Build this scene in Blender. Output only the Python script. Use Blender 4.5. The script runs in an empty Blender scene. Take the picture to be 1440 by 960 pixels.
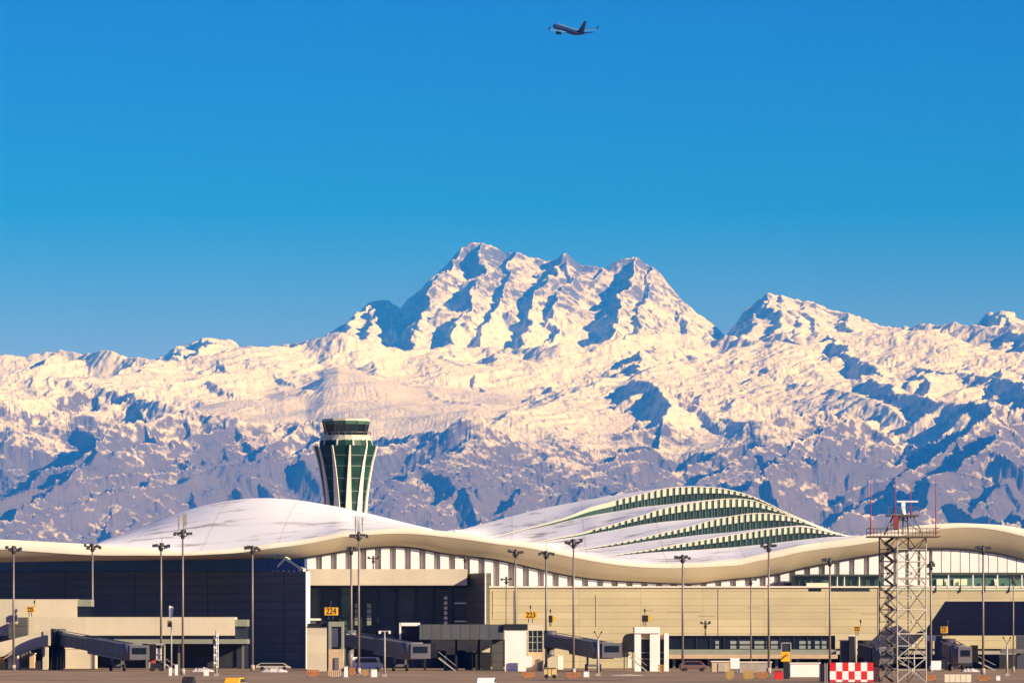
import bpy, bmesh, math, random
import numpy as np
from mathutils import Vector, Matrix

# ------------------------------------------------------------------ basics
F, CX, HOR, CAMH = 7700.0, 720.0, 892.0, 6.0
R = math.radians
scene = bpy.context.scene
col = scene.collection
SUN_AZ, SUN_EL = 62.0, 22.5          # azimuth to the right of "behind the camera"

def X(px, Y): return (px - CX) * Y / F
def Z(py, Y): return CAMH + (HOR - py) * Y / F
def P(px, py, Y): return (X(px, Y), Y, Z(py, Y))

def interp(pts, x):
    xs = [p[0] for p in pts]; ys = [p[1] for p in pts]
    return np.interp(x, xs, ys)

def smooth_interp(pts, x):
    """monotone cubic-ish (Catmull-Rom on uneven knots) through the points"""
    xs = np.array([p[0] for p in pts], float); ys = np.array([p[1] for p in pts], float)
    x = np.asarray(x, float)
    m = np.gradient(ys, xs)
    i = np.clip(np.searchsorted(xs, x) - 1, 0, len(xs) - 2)
    h = xs[i + 1] - xs[i]; t = np.clip((x - xs[i]) / h, 0, 1)
    h00 = 2*t**3 - 3*t**2 + 1; h10 = t**3 - 2*t**2 + t; h01 = -2*t**3 + 3*t**2; h11 = t**3 - t**2
    return h00*ys[i] + h10*h*m[i] + h01*ys[i+1] + h11*h*m[i+1]

# ------------------------------------------------------------------ world, sun, camera
w = bpy.data.worlds.new("World"); scene.world = w; w.use_nodes = True
nt = w.node_tree; nt.nodes.clear()
out = nt.nodes.new('ShaderNodeOutputWorld'); bg = nt.nodes.new('ShaderNodeBackground')
sky = nt.nodes.new('ShaderNodeTexSky'); sky.sky_type = 'NISHITA'; sky.sun_disc = False
sky.sun_elevation = R(SUN_EL); sky.sun_rotation = R(180 - SUN_AZ)
sky.air_density = 1.0; sky.dust_density = 0.0; sky.ozone_density = 3.8; sky.altitude = 600
tc = nt.nodes.new('ShaderNodeTexCoord')
mp = nt.nodes.new('ShaderNodeVectorMath'); mp.operation = 'MULTIPLY'; mp.inputs[1].default_value = (1, 1, 1.55)
nm = nt.nodes.new('ShaderNodeVectorMath'); nm.operation = 'NORMALIZE'
hs = nt.nodes.new('ShaderNodeHueSaturation'); hs.inputs['Saturation'].default_value = 1.75; hs.inputs['Hue'].default_value = 0.508
nt.links.new(tc.outputs['Generated'], mp.inputs[0]); nt.links.new(mp.outputs[0], nm.inputs[0])
nt.links.new(nm.outputs[0], sky.inputs['Vector'])
nt.links.new(sky.outputs[0], hs.inputs['Color']); gr = nt.nodes.new('ShaderNodeMix'); gr.data_type = 'RGBA'; gr.blend_type = 'MULTIPLY'; gr.inputs[0].default_value = 1.0
gr.inputs[7].default_value = (1.0, 0.50, 1.0, 1)
sz = nt.nodes.new('ShaderNodeSeparateXYZ'); nt.links.new(tc.outputs['Generated'], sz.inputs[0])
mr = nt.nodes.new('ShaderNodeMapRange'); mr.inputs['From Max'].default_value = 0.05; nt.links.new(sz.outputs['Z'], mr.inputs['Value'])
nt.links.new(mr.outputs[0], gr.inputs[0]); nt.links.new(hs.outputs[0], gr.inputs[6]); nt.links.new(gr.outputs[2], bg.inputs['Color'])
bg.inputs['Strength'].default_value = 0.067
nt.links.new(bg.outputs[0], out.inputs['Surface'])

sl = bpy.data.lights.new('sun', 'SUN'); sl.energy = 5.0; sl.angle = R(0.5); sl.color = (1.0, 0.82, 0.60)
so = bpy.data.objects.new('sun', sl); col.objects.link(so)
sdir = Vector((math.sin(R(SUN_AZ)) * math.cos(R(SUN_EL)), -math.cos(R(SUN_AZ)) * math.cos(R(SUN_EL)), math.sin(R(SUN_EL))))
so.rotation_euler = sdir.to_track_quat('Z', 'Y').to_euler(); so.location = (300, -200, 400)

cd = bpy.data.cameras.new('camera'); cam = bpy.data.objects.new('camera', cd); col.objects.link(cam)
cam.location = (0, 0, CAMH); cam.rotation_euler = (R(90), 0, 0)
cd.sensor_width = 36; cd.lens = F / 1440 * 36; cd.shift_y = (HOR - 480) / 1440
cd.clip_start = 1; cd.clip_end = 200000
scene.camera = cam
scene.view_settings.view_transform = 'Standard'; scene.view_settings.look = 'None'
scene.view_settings.exposure = 0.90; scene.view_settings.gamma = 1
scene.cycles.max_bounces = 6; scene.cycles.volume_bounces = 0; scene.cycles.use_denoising = True
# ------------------------------------------------------------------ mountains
rng = np.random.default_rng(11)
PERM = rng.permutation(512); ANG = rng.random(512) * 2 * np.pi
GX, GY = np.cos(ANG), np.sin(ANG)
def perlin(x, y):
    xi = np.floor(x).astype(np.int64); yi = np.floor(y).astype(np.int64)
    xf, yf = x - xi, y - yi
    def g(ix, iy, dx, dy):
        h = PERM[(PERM[ix & 511] + iy) & 511]
        return GX[h] * dx + GY[h] * dy
    u = xf**3 * (xf * (xf * 6 - 15) + 10); v = yf**3 * (yf * (yf * 6 - 15) + 10)
    a = g(xi, yi, xf, yf); b = g(xi + 1, yi, xf - 1, yf)
    c = g(xi, yi + 1, xf, yf - 1); d = g(xi + 1, yi + 1, xf - 1, yf - 1)
    return (a + u * (b - a) + v * (c - a + u * (a - b - c + d))) * 1.5
def fbm(x, y, o=5, g=0.5):
    s = 0; a = 1; n = 0
    for k in range(o):
        s = s + a * perlin(x * 2**k + 17.3 * k, y * 2**k - 9.1 * k); n += a; a *= g
    return s / n
def ridged(x, y, o=5, g=0.55):
    s = 0; a = 1; n = 0; wt = 1
    for k in range(o):
        r = 1 - np.abs(perlin(x * 2**k + 31.7 * k, y * 2**k + 5.3 * k)); r = r * r * wt
        wt = np.clip(r * 1.6, 0, 1); s = s + a * r; n += a; a *= g
    return s / n

SKYL = [(-200,505),(0,500),(40,499),(60,497),(75,492),(100,496),(150,494),(190,503),(235,500),(262,482),(300,474),(335,482),(370,490),
        (400,482),(430,484),(455,468),(475,465),(500,440),(520,424),(543,420),(562,434),(575,425),(600,395),(625,372),(645,352),
        (662,344),(682,341),(700,348),(712,358),(724,353),(745,363),(760,368),(778,358),(785,355),(800,366),(835,378),(850,372),
        (868,366),(886,360),(900,366),(912,370),(925,384),(945,402),(965,424),(985,450),(1000,458),(1030,462),(1045,445),
        (1060,425),(1080,414),(1092,411),(1110,417),(1140,425),(1160,432),(1190,440),(1215,448),(1245,460),(1290,458),
        (1320,454),(1360,456),(1378,455),(1390,440),(1405,435),(1425,440),(1440,452),(1480,450),(1700,462)]
MIDL = [(-200,505),(0,502),(60,499),(75,494),(100,498),(150,496),(190,505),(235,505),(300,496),(370,492),(400,484),(430,486),
        (455,470),(475,468),(500,474),(540,486),(600,492),(700,490),(780,487),(850,482),(900,470),(960,460),(1000,461),(1040,468),
        (1100,472),(1180,466),(1245,461),(1290,459),(1320,455),(1360,457),(1440,458),(1700,464)]
FRL = [(-200,540),(0,545),(60,530),(150,545),(230,566),(300,582),(370,596),(440,590),(500,602),(560,600),(620,592),(650,580),(667,571),
       (685,586),(720,594),(780,600),(860,612),(920,604),(950,612),(1000,604),(1060,590),(1130,580),(1200,577),(1260,590),(1330,583),
       (1400,566),(1440,560),(1700,565)]

NU, NV = 1240, 1250
u = np.linspace(-140, 1600, NU); yk = np.linspace(37.0, 70.5, NV)
U, YK = np.meshgrid(u, yk)
XK = (U - CX) * YK / F
def H_of(py, Yk): return (HOR - py) * Yk / F       # km
DU = u[1] - u[0]; DY = yk[1] - yk[0]
HZ = np.full((NV, NU), 0.05)
# wandering of the ridge lines
WX = 0.10 * fbm(XK * 1.7 + 3, YK * 1.7, 5, .55) + 0.25 * fbm(XK * .5, YK * .5 + 8, 2)
WY = 0.10 * fbm(XK * 1.7 - 8, YK * 1.7 + 4, 5, .55) + 0.25 * fbm(XK * .5 + 30, YK * .5 - 4, 2)
XW = XK + WX; YW = YK + WY
SV = 1.05 + 0.38 * fbm(XK * 1.3 + 55, YK * 1.3, 3)
def tent(p, q, s, cap=9.0):
    """raise the ground to a ridge from p to q whose flanks fall at slope s"""
    zt = max(p[2], q[2]); rad = min(max((zt - 0.1) / s * 0.9, 0.2), 1.6 if s > .3 else 3.0, cap)
    y0, y1 = min(p[1], q[1]) - rad - .35, max(p[1], q[1]) + rad + .35
    x0, x1 = min(p[0], q[0]) - rad - .35, max(p[0], q[0]) + rad + .35
    r0 = int(max((y0 - yk[0]) / DY, 0)); r1 = int(min((y1 - yk[0]) / DY + 1, NV))
    if r1 <= r0: return
    us = [CX + xx * F / yy for xx in (x0, x1) for yy in (max(y0, 37), min(y1, 70.5))]
    c0 = int(max((min(us) - u[0]) / DU, 0)); c1 = int(min((max(us) - u[0]) / DU + 1, NU))
    if c1 <= c0: return
    xx = XW[r0:r1, c0:c1]; yy = YW[r0:r1, c0:c1]
    dx, dy = q[0] - p[0], q[1] - p[1]; L = dx * dx + dy * dy + 1e-9
    t = np.clip(((xx - p[0]) * dx + (yy - p[1]) * dy) / L, 0, 1)
    d = np.sqrt((xx - p[0] - t * dx) ** 2 + (yy - p[1] - t * dy) ** 2)
    cr = dx * (yy - p[1]) - dy * (xx - p[0]); am = abs(dy) / math.sqrt(L)
    s = s * np.where((cr > 0) == (dy < 0), 1 - .22 * am, 1 + .50 * am)
    z = p[2] + t * (q[2] - p[2]) - s * SV[r0:r1, c0:c1] * d / (1 + 0.18 * d)
    np.maximum(HZ[r0:r1, c0:c1], z, out=HZ[r0:r1, c0:c1])
rr = random.Random(5)
def branch(x, y, z, ang, length, drop, s, level, floor):
    """a spur walking down from (x, y, z); its own side spurs leave it in turn"""
    step = (0.16, 0.11, 0.07)[level]; gone = 0; nxt = rr.uniform(.15, .35) if level == 0 else rr.uniform(.08, .2); side = rr.choice((-1, 1))
    wob = 0
    while gone < length and z > floor:
        wob = wob * .8 + rr.uniform(-.22, .22) * (1, .9, .8)[level]
        a = ang + wob
        nx, ny = x + math.sin(a) * step, y - math.cos(a) * step
        nz = z - drop * step * rr.choice((0.2, 0.5, 1.0, 1.4, 1.9)) - (0.02 if gone == 0 else 0)
        tent((x, y, z), (nx, ny, nz), s, (1.6, .65, .30)[level])
        x, y, z = nx, ny, nz; gone += step; nxt -= step
        if nxt <= 0 and level < 2:
            lv = level + 1
            branch(x, y, z - .01, a + side * rr.uniform(.65, 1.15), length=(rr.uniform(.5, 1.15) if lv == 1 else rr.uniform(.18, .36)),
                   drop=drop * 1.15 + (0.26 if lv == 1 else 0.30) * s / .7, s=s * 1.08, level=lv, floor=floor)
            side = -side if rr.random() < .8 else side
            nxt = rr.uniform(.13, .28) if lv == 1 else rr.uniform(.07, .14)
def crest(line, Yc, x0, x1, s, jit, step=12):
    pts = []
    px = x0
    while px <= x1:
        Y = Yc(px); py = float(interp(line, px)) + rr.uniform(-jit, jit)
        pts.append(((px - CX) * Y / F, Y, H_of(py, Y))); px += step
    for a_, b_ in zip(pts, pts[1:]): tent(a_, b_, s)
    return pts
# the front range: shoulder after shoulder coming down to the near left
yf = lambda px: 44.6 + 0.8 * math.sin(px * .006 + 1) + 0.4 * math.sin(px * .017)
fp = crest(FRL, yf, -200, 1660, .85, 4)
k = 0
while k < len(fp):
    x, y, z = fp[k]
    branch(x, y, z - .02, rr.uniform(-.75, -.15), 8.0, rr.uniform(.15, .23), rr.choice((.85, 1.05, 1.3)), 0, .15)
    if rr.random() < .8: branch(x, y, z - .02, math.pi + rr.uniform(-.5, .5), 1.6, .30, .62, 1, .5)
    k += rr.choice((4, 5, 6, 8))
for q in range(16):                                   # outlying hills before it
    Y = rr.uniform(39.5, 42.5); px = -180 + q * 115 + rr.uniform(-30, 30)
    branch((px - CX) * Y / F, Y, H_of(rr.uniform(690, 735), Y), rr.uniform(-1.1, .2), 4.0, .17, .75, 0, .12)
# the snowy middle range
ym = lambda px: 55.0 + 0.7 * math.sin(px * .005 + 3) + 0.35 * math.sin(px * .021)
mpn = crest(MIDL, ym, -200, 1660, .50, 3)
k = 0
while k < len(mpn):
    x, y, z = mpn[k]
    branch(x, y, z - .02, rr.uniform(-.8, .35), 9.0, rr.uniform(.115, .155), rr.choice((.42, .58, .78)), 0, .8)
    k += rr.choice((5, 6, 8, 10))
for q in range(26):                                   # separate knolls on the snowfields
    Y = rr.uniform(48.5, 53.5); px = rr.uniform(-150, 1600)
    zz = H_of(float(interp(MIDL, px)), 55) - (55 - Y) * .165 + rr.uniform(.02, .16)
    branch((px - CX) * Y / F, Y, zz, rr.uniform(-1.2, .6), rr.uniform(1.5, 3.5), .16, .40, 0, .8)
MID_ = HZ.copy()
# the high massif, ridge by ridge
def ribs(lines, s, Yt=66.0, Yb_=61.6):
    for ln in lines:
        top, bot = ln[0][1], 492
        pts = []
        for px, py in ln:
            f_ = min(max((py - top) / (bot - top), 0), 1); Y = Yt - (Yt - Yb_) * f_
            pts.append(((px - CX) * Y / F, Y, H_of(py, Y)))
        for a_, b_ in zip(pts, pts[1:]):
            n_ = max(int(math.dist(a_, b_) / .16), 1)
            last = a_
            for i in range(1, n_ + 1):
                c_ = [a_[j] + (b_[j] - a_[j]) * i / n_ for j in range(3)]
                c_[0] += rr.uniform(-.035, .035); c_[2] += rr.uniform(-.05, .015)
                tent(last, c_, s); last = tuple(c_)
                if rr.random() < .38:
                    branch(c_[0], c_[1], c_[2] - .03, math.atan2(b_[0] - a_[0], a_[1] - b_[1]) + rr.choice((-1, 1)) * rr.uniform(.5, 1.0),
                           rr.uniform(.3, 1.0), rr.uniform(.5, .85), s * rr.uniform(1.0, 1.3), 1, 2.2)
big = [p for p in SKYL if 475 <= p[0] <= 1000]; rgt = [p for p in SKYL if 1030 <= p[0] <= 1245]; far = [p for p in SKYL if 1378 <= p[0] <= 1480]
lft = [p for p in SKYL if 235 <= p[0] <= 335]
for grp in (big, rgt, far, lft):
    pts = [((px - CX) * 66.0 / F, 66.0, H_of(py, 66.0)) for px, py in grp]
    for a_, b_ in zip(pts, pts[1:]): tent(a_, b_, 1.15)
ribs([[(645,352),(622,385),(600,425),(580,470),(572,492)], [(682,341),(672,372),(662,405),(650,445),(640,490)],
      [(724,353),(712,385),(700,420),(686,455),(676,492)], 
      [(785,355),(770,392),(752,430),(738,465),(730,492)], [(785,355),(797,385),(792,415),(778,432)], [(835,378),(815,402),(795,425),(775,450),(765,490)],
      [(886,360),(884,395),(872,430),(856,462),(846,492)], [(912,370),(915,400),(900,435),(890,470),(884,492)],
      [(945,402),(962,435),(972,465),(968,492)], [(965,424),(985,450),(1004,476)],
      [(543,420),(528,445),(512,468),(500,490)], [(543,420),(552,448),(548,475)], [(520,424),(500,450),(485,475)]], 1.0)
ribs([[(1092,411),(1075,432),(1058,455),(1046,480)], [(1092,411),(1096,440),(1088,470)], [(1110,417),(1122,445),(1118,478)], [(1140,425),(1150,450),(1146,480)],
      [(1190,440),(1200,460),(1195,482)], [(1405,435),(1392,455),(1382,475)], [(1405,435),(1418,462)], [(300,474),(285,488),(276,500)], [(262,482),(250,498)]], .7)
Ym = 55.0 + 0.7 * np.sin(U * .005 + 3) + 0.35 * np.sin(U * .021)
Yf = 44.6 + 0.8 * np.sin(U * .006 + 1) + 0.4 * np.sin(U * .017)
high = np.clip((HZ - MID_) * 20, 0, 1)
# snow has filled the hollows of the middle range: floor under the ridges
ft = np.clip((YK - Yf - 1.0) / (Ym - Yf - 1.0), 0, 1)
zf = H_of(602, Yf + 1.0); zm = H_of(interp(MIDL, U) + 14, Ym)
fill = zf + (zm - zf) * ft - 0.135 + 0.20 * fbm(XK * .45, YK * .45 + 20, 4)
fill = np.where(YK > Ym, zm - (YK - Ym) * .15, fill); fill = np.where(YK < Yf + 1.0, zf - (Yf + 1.0 - YK) * .5, fill)
k_ = 0.05; h_ = np.clip(0.5 + 0.5 * (HZ - fill) / k_, 0, 1); HZ = fill + (HZ - fill) * h_ + k_ * h_ * (1 - h_)
msk = np.clip(h_, 0, 1)

def erode(h, n_batches, n, steps, inertia, kc, ke, kd, seed, grav=0.03):
    rg = np.random.default_rng(seed); ny, nx = h.shape
    hh = h.ravel().copy()
    for b in range(n_batches):
        px = rg.random(n) * (nx - 3) + 1; py = rg.random(n) * (ny - 3) + 1
        dx = np.zeros(n); dy = np.zeros(n); sed = np.zeros(n); wat = np.ones(n); vel = np.ones(n)
        for s in range(steps):
            ix = px.astype(np.int64); iy = py.astype(np.int64); fx = px - ix; fy = py - iy
            i0 = iy * nx + ix
            a = hh[i0]; bb = hh[i0 + 1]; c = hh[i0 + nx]; d = hh[i0 + nx + 1]
            gx = (bb - a) * (1 - fy) + (d - c) * fy; gy = (c - a) * (1 - fx) + (d - bb) * fx
            gy2 = gy * 0.6                    # cells are deeper than wide
            dx = dx * inertia - gx * (1 - inertia); dy = dy * inertia - gy2 * (1 - inertia)
            l = np.sqrt(dx * dx + dy * dy) + 1e-9; dx /= l; dy /= l
            h0 = a * (1-fx) * (1-fy) + bb * fx * (1-fy) + c * (1-fx) * fy + d * fx * fy
            npx = np.clip(px + dx, 1, nx - 2.01); npy = np.clip(py + dy, 1, ny - 2.01)
            jx = npx.astype(np.int64); jy = npy.astype(np.int64); gx_ = npx - jx; gy_ = npy - jy
            j0 = jy * nx + jx
            h1 = hh[j0] * (1-gx_) * (1-gy_) + hh[j0+1] * gx_ * (1-gy_) + hh[j0+nx] * (1-gx_) * gy_ + hh[j0+nx+1] * gx_ * gy_
            dh = h1 - h0
            cap = np.maximum(-dh, 0.0002) * vel * wat * kc
            dep = np.where(dh > 0, np.minimum(dh, sed), np.where(sed > cap, (sed - cap) * kd, -np.minimum((cap - sed) * ke, -np.minimum(dh, 0))))
            sed = sed - dep
            acc = np.zeros(hh.size)
            for off, wgt in ((0, (1-fx)*(1-fy)), (1, fx*(1-fy)), (nx, (1-fx)*fy), (nx+1, fx*fy)):
                acc += np.bincount(i0 + off, weights=dep * wgt, minlength=hh.size)
            hh += np.clip(acc, -LIM, LIM)
            vel = np.sqrt(np.clip(vel * vel * 0.8 - dh * grav * 1000, 0.05, 4)); wat *= 0.985
            px, py = npx, npy
    return hh.reshape(ny, nx)

def correct(hz):
    ang = HOR - (hz - 0.006) * F / YK           # py of each sample
    for rows, line, lo, hi in (((yk > 49), SKYL, 49, 52),):
        cur = ang[rows].min(axis=0)
        want = interp(line, u)
        r = (HOR - want) / (HOR - cur)
        r = np.convolve(np.pad(r, 20, 'edge'), np.ones(41) / 41, 'valid')
        wgt = np.clip((yk - lo) / (hi - lo), 0, 1)[:, None]
        hz = hz * (1 + (r[None, :] - 1) * wgt)
    rows = (yk < 48.0)
    cur = (HOR - (hz - 0.006) * F / YK)[rows].min(axis=0); want = interp(FRL, u)
    r = (HOR - want) / (HOR - cur)
    r = np.convolve(np.pad(r, 14, 'edge'), np.ones(29) / 29, 'valid')
    wgt = np.clip((48.5 - yk) / 3.0, 0, 1)[:, None]
    return hz * (1 + (r[None, :] - 1) * wgt)

LIM = 0.0009
HZ = HZ + 0.022 * (0.1 + 0.9 * msk) * fbm(XK * 4, YK * 4, 4, .6)
HZ = erode(HZ, 3, 80000, 45, 0.15, 3.0, 0.08, 0.15, 5)
lowr = 1.0 * (YK < Yf + 1)
HZ = HZ + (0.026 + .022 * lowr) * (0.14 + 0.86 * msk) * (ridged((XK - 0.5 * YK) * 6 + WX * 5, YK * 2.6 + WY * 5, 3, .62) - .5)
HZ = HZ + (0.013 + .007 * lowr) * (0.25 + 0.75 * msk) * (ridged((XK + 0.7 * YK) * 13 + WX * 9, YK * 6.5 + WY * 6, 3, .62) - .5)
HZ = correct(HZ)
t_ = np.clip((yk - 37.0) / 1.2, 0, 1)[:, None]; HZ = HZ * (t_ * t_ * (3 - 2 * t_)) - 0.0005
verts = np.empty((NV, NU, 3), np.float32)
verts[..., 0] = XK * 1000; verts[..., 1] = YK * 1000; verts[..., 2] = HZ * 1000
me = bpy.data.meshes.new('mountains')
nq = (NV - 1) * (NU - 1)
idx = (np.arange(NV - 1)[:, None] * NU + np.arange(NU - 1)[None, :]).ravel()
quads = np.stack([idx, idx + 1, idx + NU + 1, idx + NU], 1).astype(np.int32)
me.vertices.add(NV * NU); me.vertices.foreach_set('co', verts.ravel())
me.loops.add(nq * 4); me.loops.foreach_set('vertex_index', quads.ravel())
me.polygons.add(nq); me.polygons.foreach_set('loop_start', np.arange(0, nq * 4, 4, dtype=np.int32))
me.polygons.foreach_set('loop_total', np.full(nq, 4, np.int32))
me.polygons.foreach_set('use_smooth', np.ones(nq, bool))
me.update(calc_edges=True)
mo = bpy.data.objects.new('mountains', me); col.objects.link(mo); mo['kind'] = 'structure'

mm = bpy.data.materials.new('snowy_rock'); mm.use_nodes = True
n = mm.node_tree; bs = n.nodes['Principled BSDF']; bs.inputs['Roughness'].default_value = 0.85
bs.inputs['Specular IOR Level'].default_value = 0.15
geo = n.nodes.new('ShaderNodeNewGeometry'); sp = n.nodes.new('ShaderNodeSeparateXYZ'); n.links.new(geo.outputs['Normal'], sp.inputs[0])
ps = n.nodes.new('ShaderNodeSeparateXYZ'); n.links.new(geo.outputs['Position'], ps.inputs[0])
def mth(op, a, b=None, clamp=False):
    m = n.nodes.new('ShaderNodeMath'); m.operation = op; m.use_clamp = clamp
    for i, v in enumerate((a, b)):
        if v is None: continue
        if isinstance(v, (int, float)): m.inputs[i].default_value = v
        else: n.links.new(v, m.inputs[i])
    return m.outputs[0]
def noise(scale, detail=5, rough=0.6, vec=None):
    t = n.nodes.new('ShaderNodeTexNoise'); t.inputs['Scale'].default_value = scale; t.inputs['Detail'].default_value = detail
    t.inputs['Roughness'].default_value = rough
    n.links.new(vec or geo.outputs['Position'], t.inputs['Vector']); return t.outputs['Fac']
n1 = noise(0.0016, 6, .65); n2 = noise(0.010, 5, .7); n3 = noise(0.00035, 2, .5)
slope = mth('MULTIPLY', mth('SUBTRACT', sp.outputs['Z'], 0.70), 3.4)          # flat ground keeps its snow
alt = mth('MULTIPLY', mth('SUBTRACT', ps.outputs['Z'], 1850.0), 0.0017)
alt = mth('MINIMUM', mth('MAXIMUM', alt, -1.02), 0.50)
alt = mth('SUBTRACT', alt, mth('MULTIPLY', mth('MAXIMUM', mth('SUBTRACT', ps.outputs['Z'], 3150.0), 0.0), 0.0006))
nn = mth('ADD', mth('MULTIPLY', mth('SUBTRACT', n1, .5), 3.6), mth('MULTIPLY', mth('SUBTRACT', n2, .5), 3.8))
nn = mth('ADD', nn, mth('MULTIPLY', mth('SUBTRACT', n3, .5), 1.2))
f = mth('ADD', mth('ADD', slope, alt), nn)
fac = mth('ADD', mth('MULTIPLY', f, 1.05), 0.55, True)
mx = n.nodes.new('ShaderNodeMix'); mx.data_type = 'RGBA'
rk = n.nodes.new('ShaderNodeMix'); rk.data_type = 'RGBA'; n.links.new(n1, rk.inputs[0])
rk.inputs[6].default_value = (0.05, 0.045, 0.06, 1); rk.inputs[7].default_value = (0.15, 0.115, 0.13, 1)
n.links.new(fac, mx.inputs[0]); n.links.new(rk.outputs[2], mx.inputs[6]); mx.inputs[7].default_value = (0.62, 0.525, 0.43, 1)
n.links.new(mx.outputs[2], bs.inputs['Base Color'])
bm_ = n.nodes.new('ShaderNodeBump'); bm_.inputs['Strength'].default_value = 0.65; bm_.inputs['Distance'].default_value = 22.0
n.links.new(noise(0.014, 7, .68), bm_.inputs['Height']); n.links.new(bm_.outputs[0], bs.inputs['Normal'])
me.materials.append(mm)

# haze: one closed box round everything
def haze_box():
    bm = bmesh.new(); bmesh.ops.create_cube(bm, size=1)
    x, y0, y1, z0, z1 = 16000, -300, 71500, -1.0, 5600
    for v in bm.verts:
        v.co = (v.co.x * 2 * x, (y0 + y1) / 2 + v.co.y * (y1 - y0), (z0 + z1) / 2 + v.co.z * (z1 - z0))
    m = bpy.data.meshes.new('haze'); bm.to_mesh(m); bm.free()
    o = bpy.data.objects.new('haze', m); col.objects.link(o); o['kind'] = 'stuff'; o['label'] = 'thin blue winter air between the airport and the mountains'; o['category'] = 'haze'
    mt = bpy.data.materials.new('haze'); mt.use_nodes = True; t = mt.node_tree; t.nodes.clear()
    ou = t.nodes.new('ShaderNodeOutputMaterial'); v = t.nodes.new('ShaderNodeVolumePrincipled')
    v.inputs['Color'].default_value = (0.02, 0.225, 1.0, 1); v.inputs['Density'].default_value = HAZE
    v.inputs['Absorption Color'].default_value = (1, 1, 1, 1)   # thin air scatters blue and lets red through
    v.inputs['Anisotropy'].default_value = -0.2
    t.links.new(v.outputs[0], ou.inputs['Volume']); m.materials.append(mt)
HAZE = 0.000020
haze_box()
# ------------------------------------------------------------------ materials
MATS = {}
def mat(name, colr, rough=0.7, metal=0.0, var=0.12, scale=0.35, bump=0.0, spec=0.4, panel=None, seam=0.75, emit=None):
    """plain surface with broad wear; panel=(w, h) adds the joints of cladding sheets"""
    if name in MATS: return MATS[name]
    m = bpy.data.materials.new(name); m.use_nodes = True; n = m.node_tree; b = n.nodes['Principled BSDF']
    b.inputs['Roughness'].default_value = rough; b.inputs['Metallic'].default_value = metal; b.inputs['Specular IOR Level'].default_value = spec
    g = n.nodes.new('ShaderNodeNewGeometry')
    t = n.nodes.new('ShaderNodeTexNoise'); t.inputs['Scale'].default_value = scale; t.inputs['Detail'].default_value = 6; t.inputs['Roughness'].default_value = .65
    n.links.new(g.outputs['Position'], t.inputs['Vector'])
    r = n.nodes.new('ShaderNodeValToRGB'); r.color_ramp.elements[0].position = .3; r.color_ramp.elements[1].position = .7
    lo = tuple(c * (1 - var) for c in colr); hi = tuple(min(c * (1 + var * .7), 1) for c in colr)
    r.color_ramp.elements[0].color = (*lo, 1); r.color_ramp.elements[1].color = (*hi, 1)
    n.links.new(t.outputs['Fac'], r.inputs[0]); last = r.outputs[0]
    if panel:
        sx = n.nodes.new('ShaderNodeSeparateXYZ'); cx = n.nodes.new('ShaderNodeCombineXYZ')
        n.links.new(g.outputs['Position'], sx.inputs[0]); ad = n.nodes.new('ShaderNodeMath'); n.links.new(sx.outputs['X'], ad.inputs[0]); n.links.new(sx.outputs['Y'], ad.inputs[1]); n.links.new(ad.outputs[0], cx.inputs[0]); n.links.new(sx.outputs['Z'], cx.inputs[1])
        k = n.nodes.new('ShaderNodeTexBrick'); k.offset = 0.0 if panel[0] > 2 else .5; k.inputs['Scale'].default_value = 1
        k.inputs['Brick Width'].default_value = panel[0]; k.inputs['Row Height'].default_value = panel[1]
        k.inputs['Mortar Size'].default_value = panel[2]; k.inputs['Mortar Smooth'].default_value = .3
        k.inputs['Color1'].default_value = (1, 1, 1, 1); k.inputs['Color2'].default_value = (.87, .87, .87, 1); k.inputs['Mortar'].default_value = (seam, seam, seam, 1)
        n.links.new(cx.outputs[0], k.inputs['Vector'])
        x = n.nodes.new('ShaderNodeMix'); x.data_type = 'RGBA'; x.blend_type = 'MULTIPLY'; x.inputs[0].default_value = 1
        n.links.new(last, x.inputs[6]); n.links.new(k.outputs['Color'], x.inputs[7]); last = x.outputs[2]
    n.links.new(last, b.inputs['Base Color'])
    if bump:
        u_ = n.nodes.new('ShaderNodeBump'); u_.inputs['Strength'].default_value = bump; u_.inputs['Distance'].default_value = .1
        t2 = n.nodes.new('ShaderNodeTexNoise'); t2.inputs['Scale'].default_value = scale * 6; t2.inputs['Detail'].default_value = 4
        n.links.new(g.outputs['Position'], t2.inputs['Vector']); n.links.new(t2.outputs['Fac'], u_.inputs['Height']); n.links.new(u_.outputs[0], b.inputs['Normal'])
    MATS[name] = m; return m

CREAM = mat('cream_cladding', (.57, .49, .285), .6, panel=(11.0, 1.25, .06), seam=.68, var=.12, scale=.09)
CREAM2 = mat('cream_metal', (.61, .54, .39), .6, var=.10, scale=.25, panel=(6.0, 3.0, .04), seam=.86)
PALE = mat('pale_cladding', (.84, .80, .74), .55, var=.08, scale=.3)
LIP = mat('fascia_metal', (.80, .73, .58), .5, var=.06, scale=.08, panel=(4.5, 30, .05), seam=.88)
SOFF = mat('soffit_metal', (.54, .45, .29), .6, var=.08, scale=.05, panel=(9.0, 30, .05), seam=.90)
DARK_SHADE = mat('dark_or_shaded_cladding', (.098, .094, .082), .6, var=.22, scale=.07, panel=(7.5, 1.5, .09), seam=.45)  # pier and return walls: shade put into the colour; units and sheds plain dark
BLUEG = mat('blue_glass', (.012, .070, .22), .4, var=.15, scale=.1, panel=(3.0, 9, .06), seam=.5, spec=.12)
DGLASS = mat('dark_glass', (.008, .012, .022), .18, var=.5, scale=.2, spec=.35)
DGLASS2 = mat('grey_glass', (.030, .038, .045), .2, var=.4, scale=.5, spec=.4)
TEAL = mat('teal_glass', (.075, .15, .12), .2, var=.5, scale=.12, spec=.4)
TGLASS = mat('green_glass', (.008, .045, .032), .5, var=.7, scale=.25, spec=.22)
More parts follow.
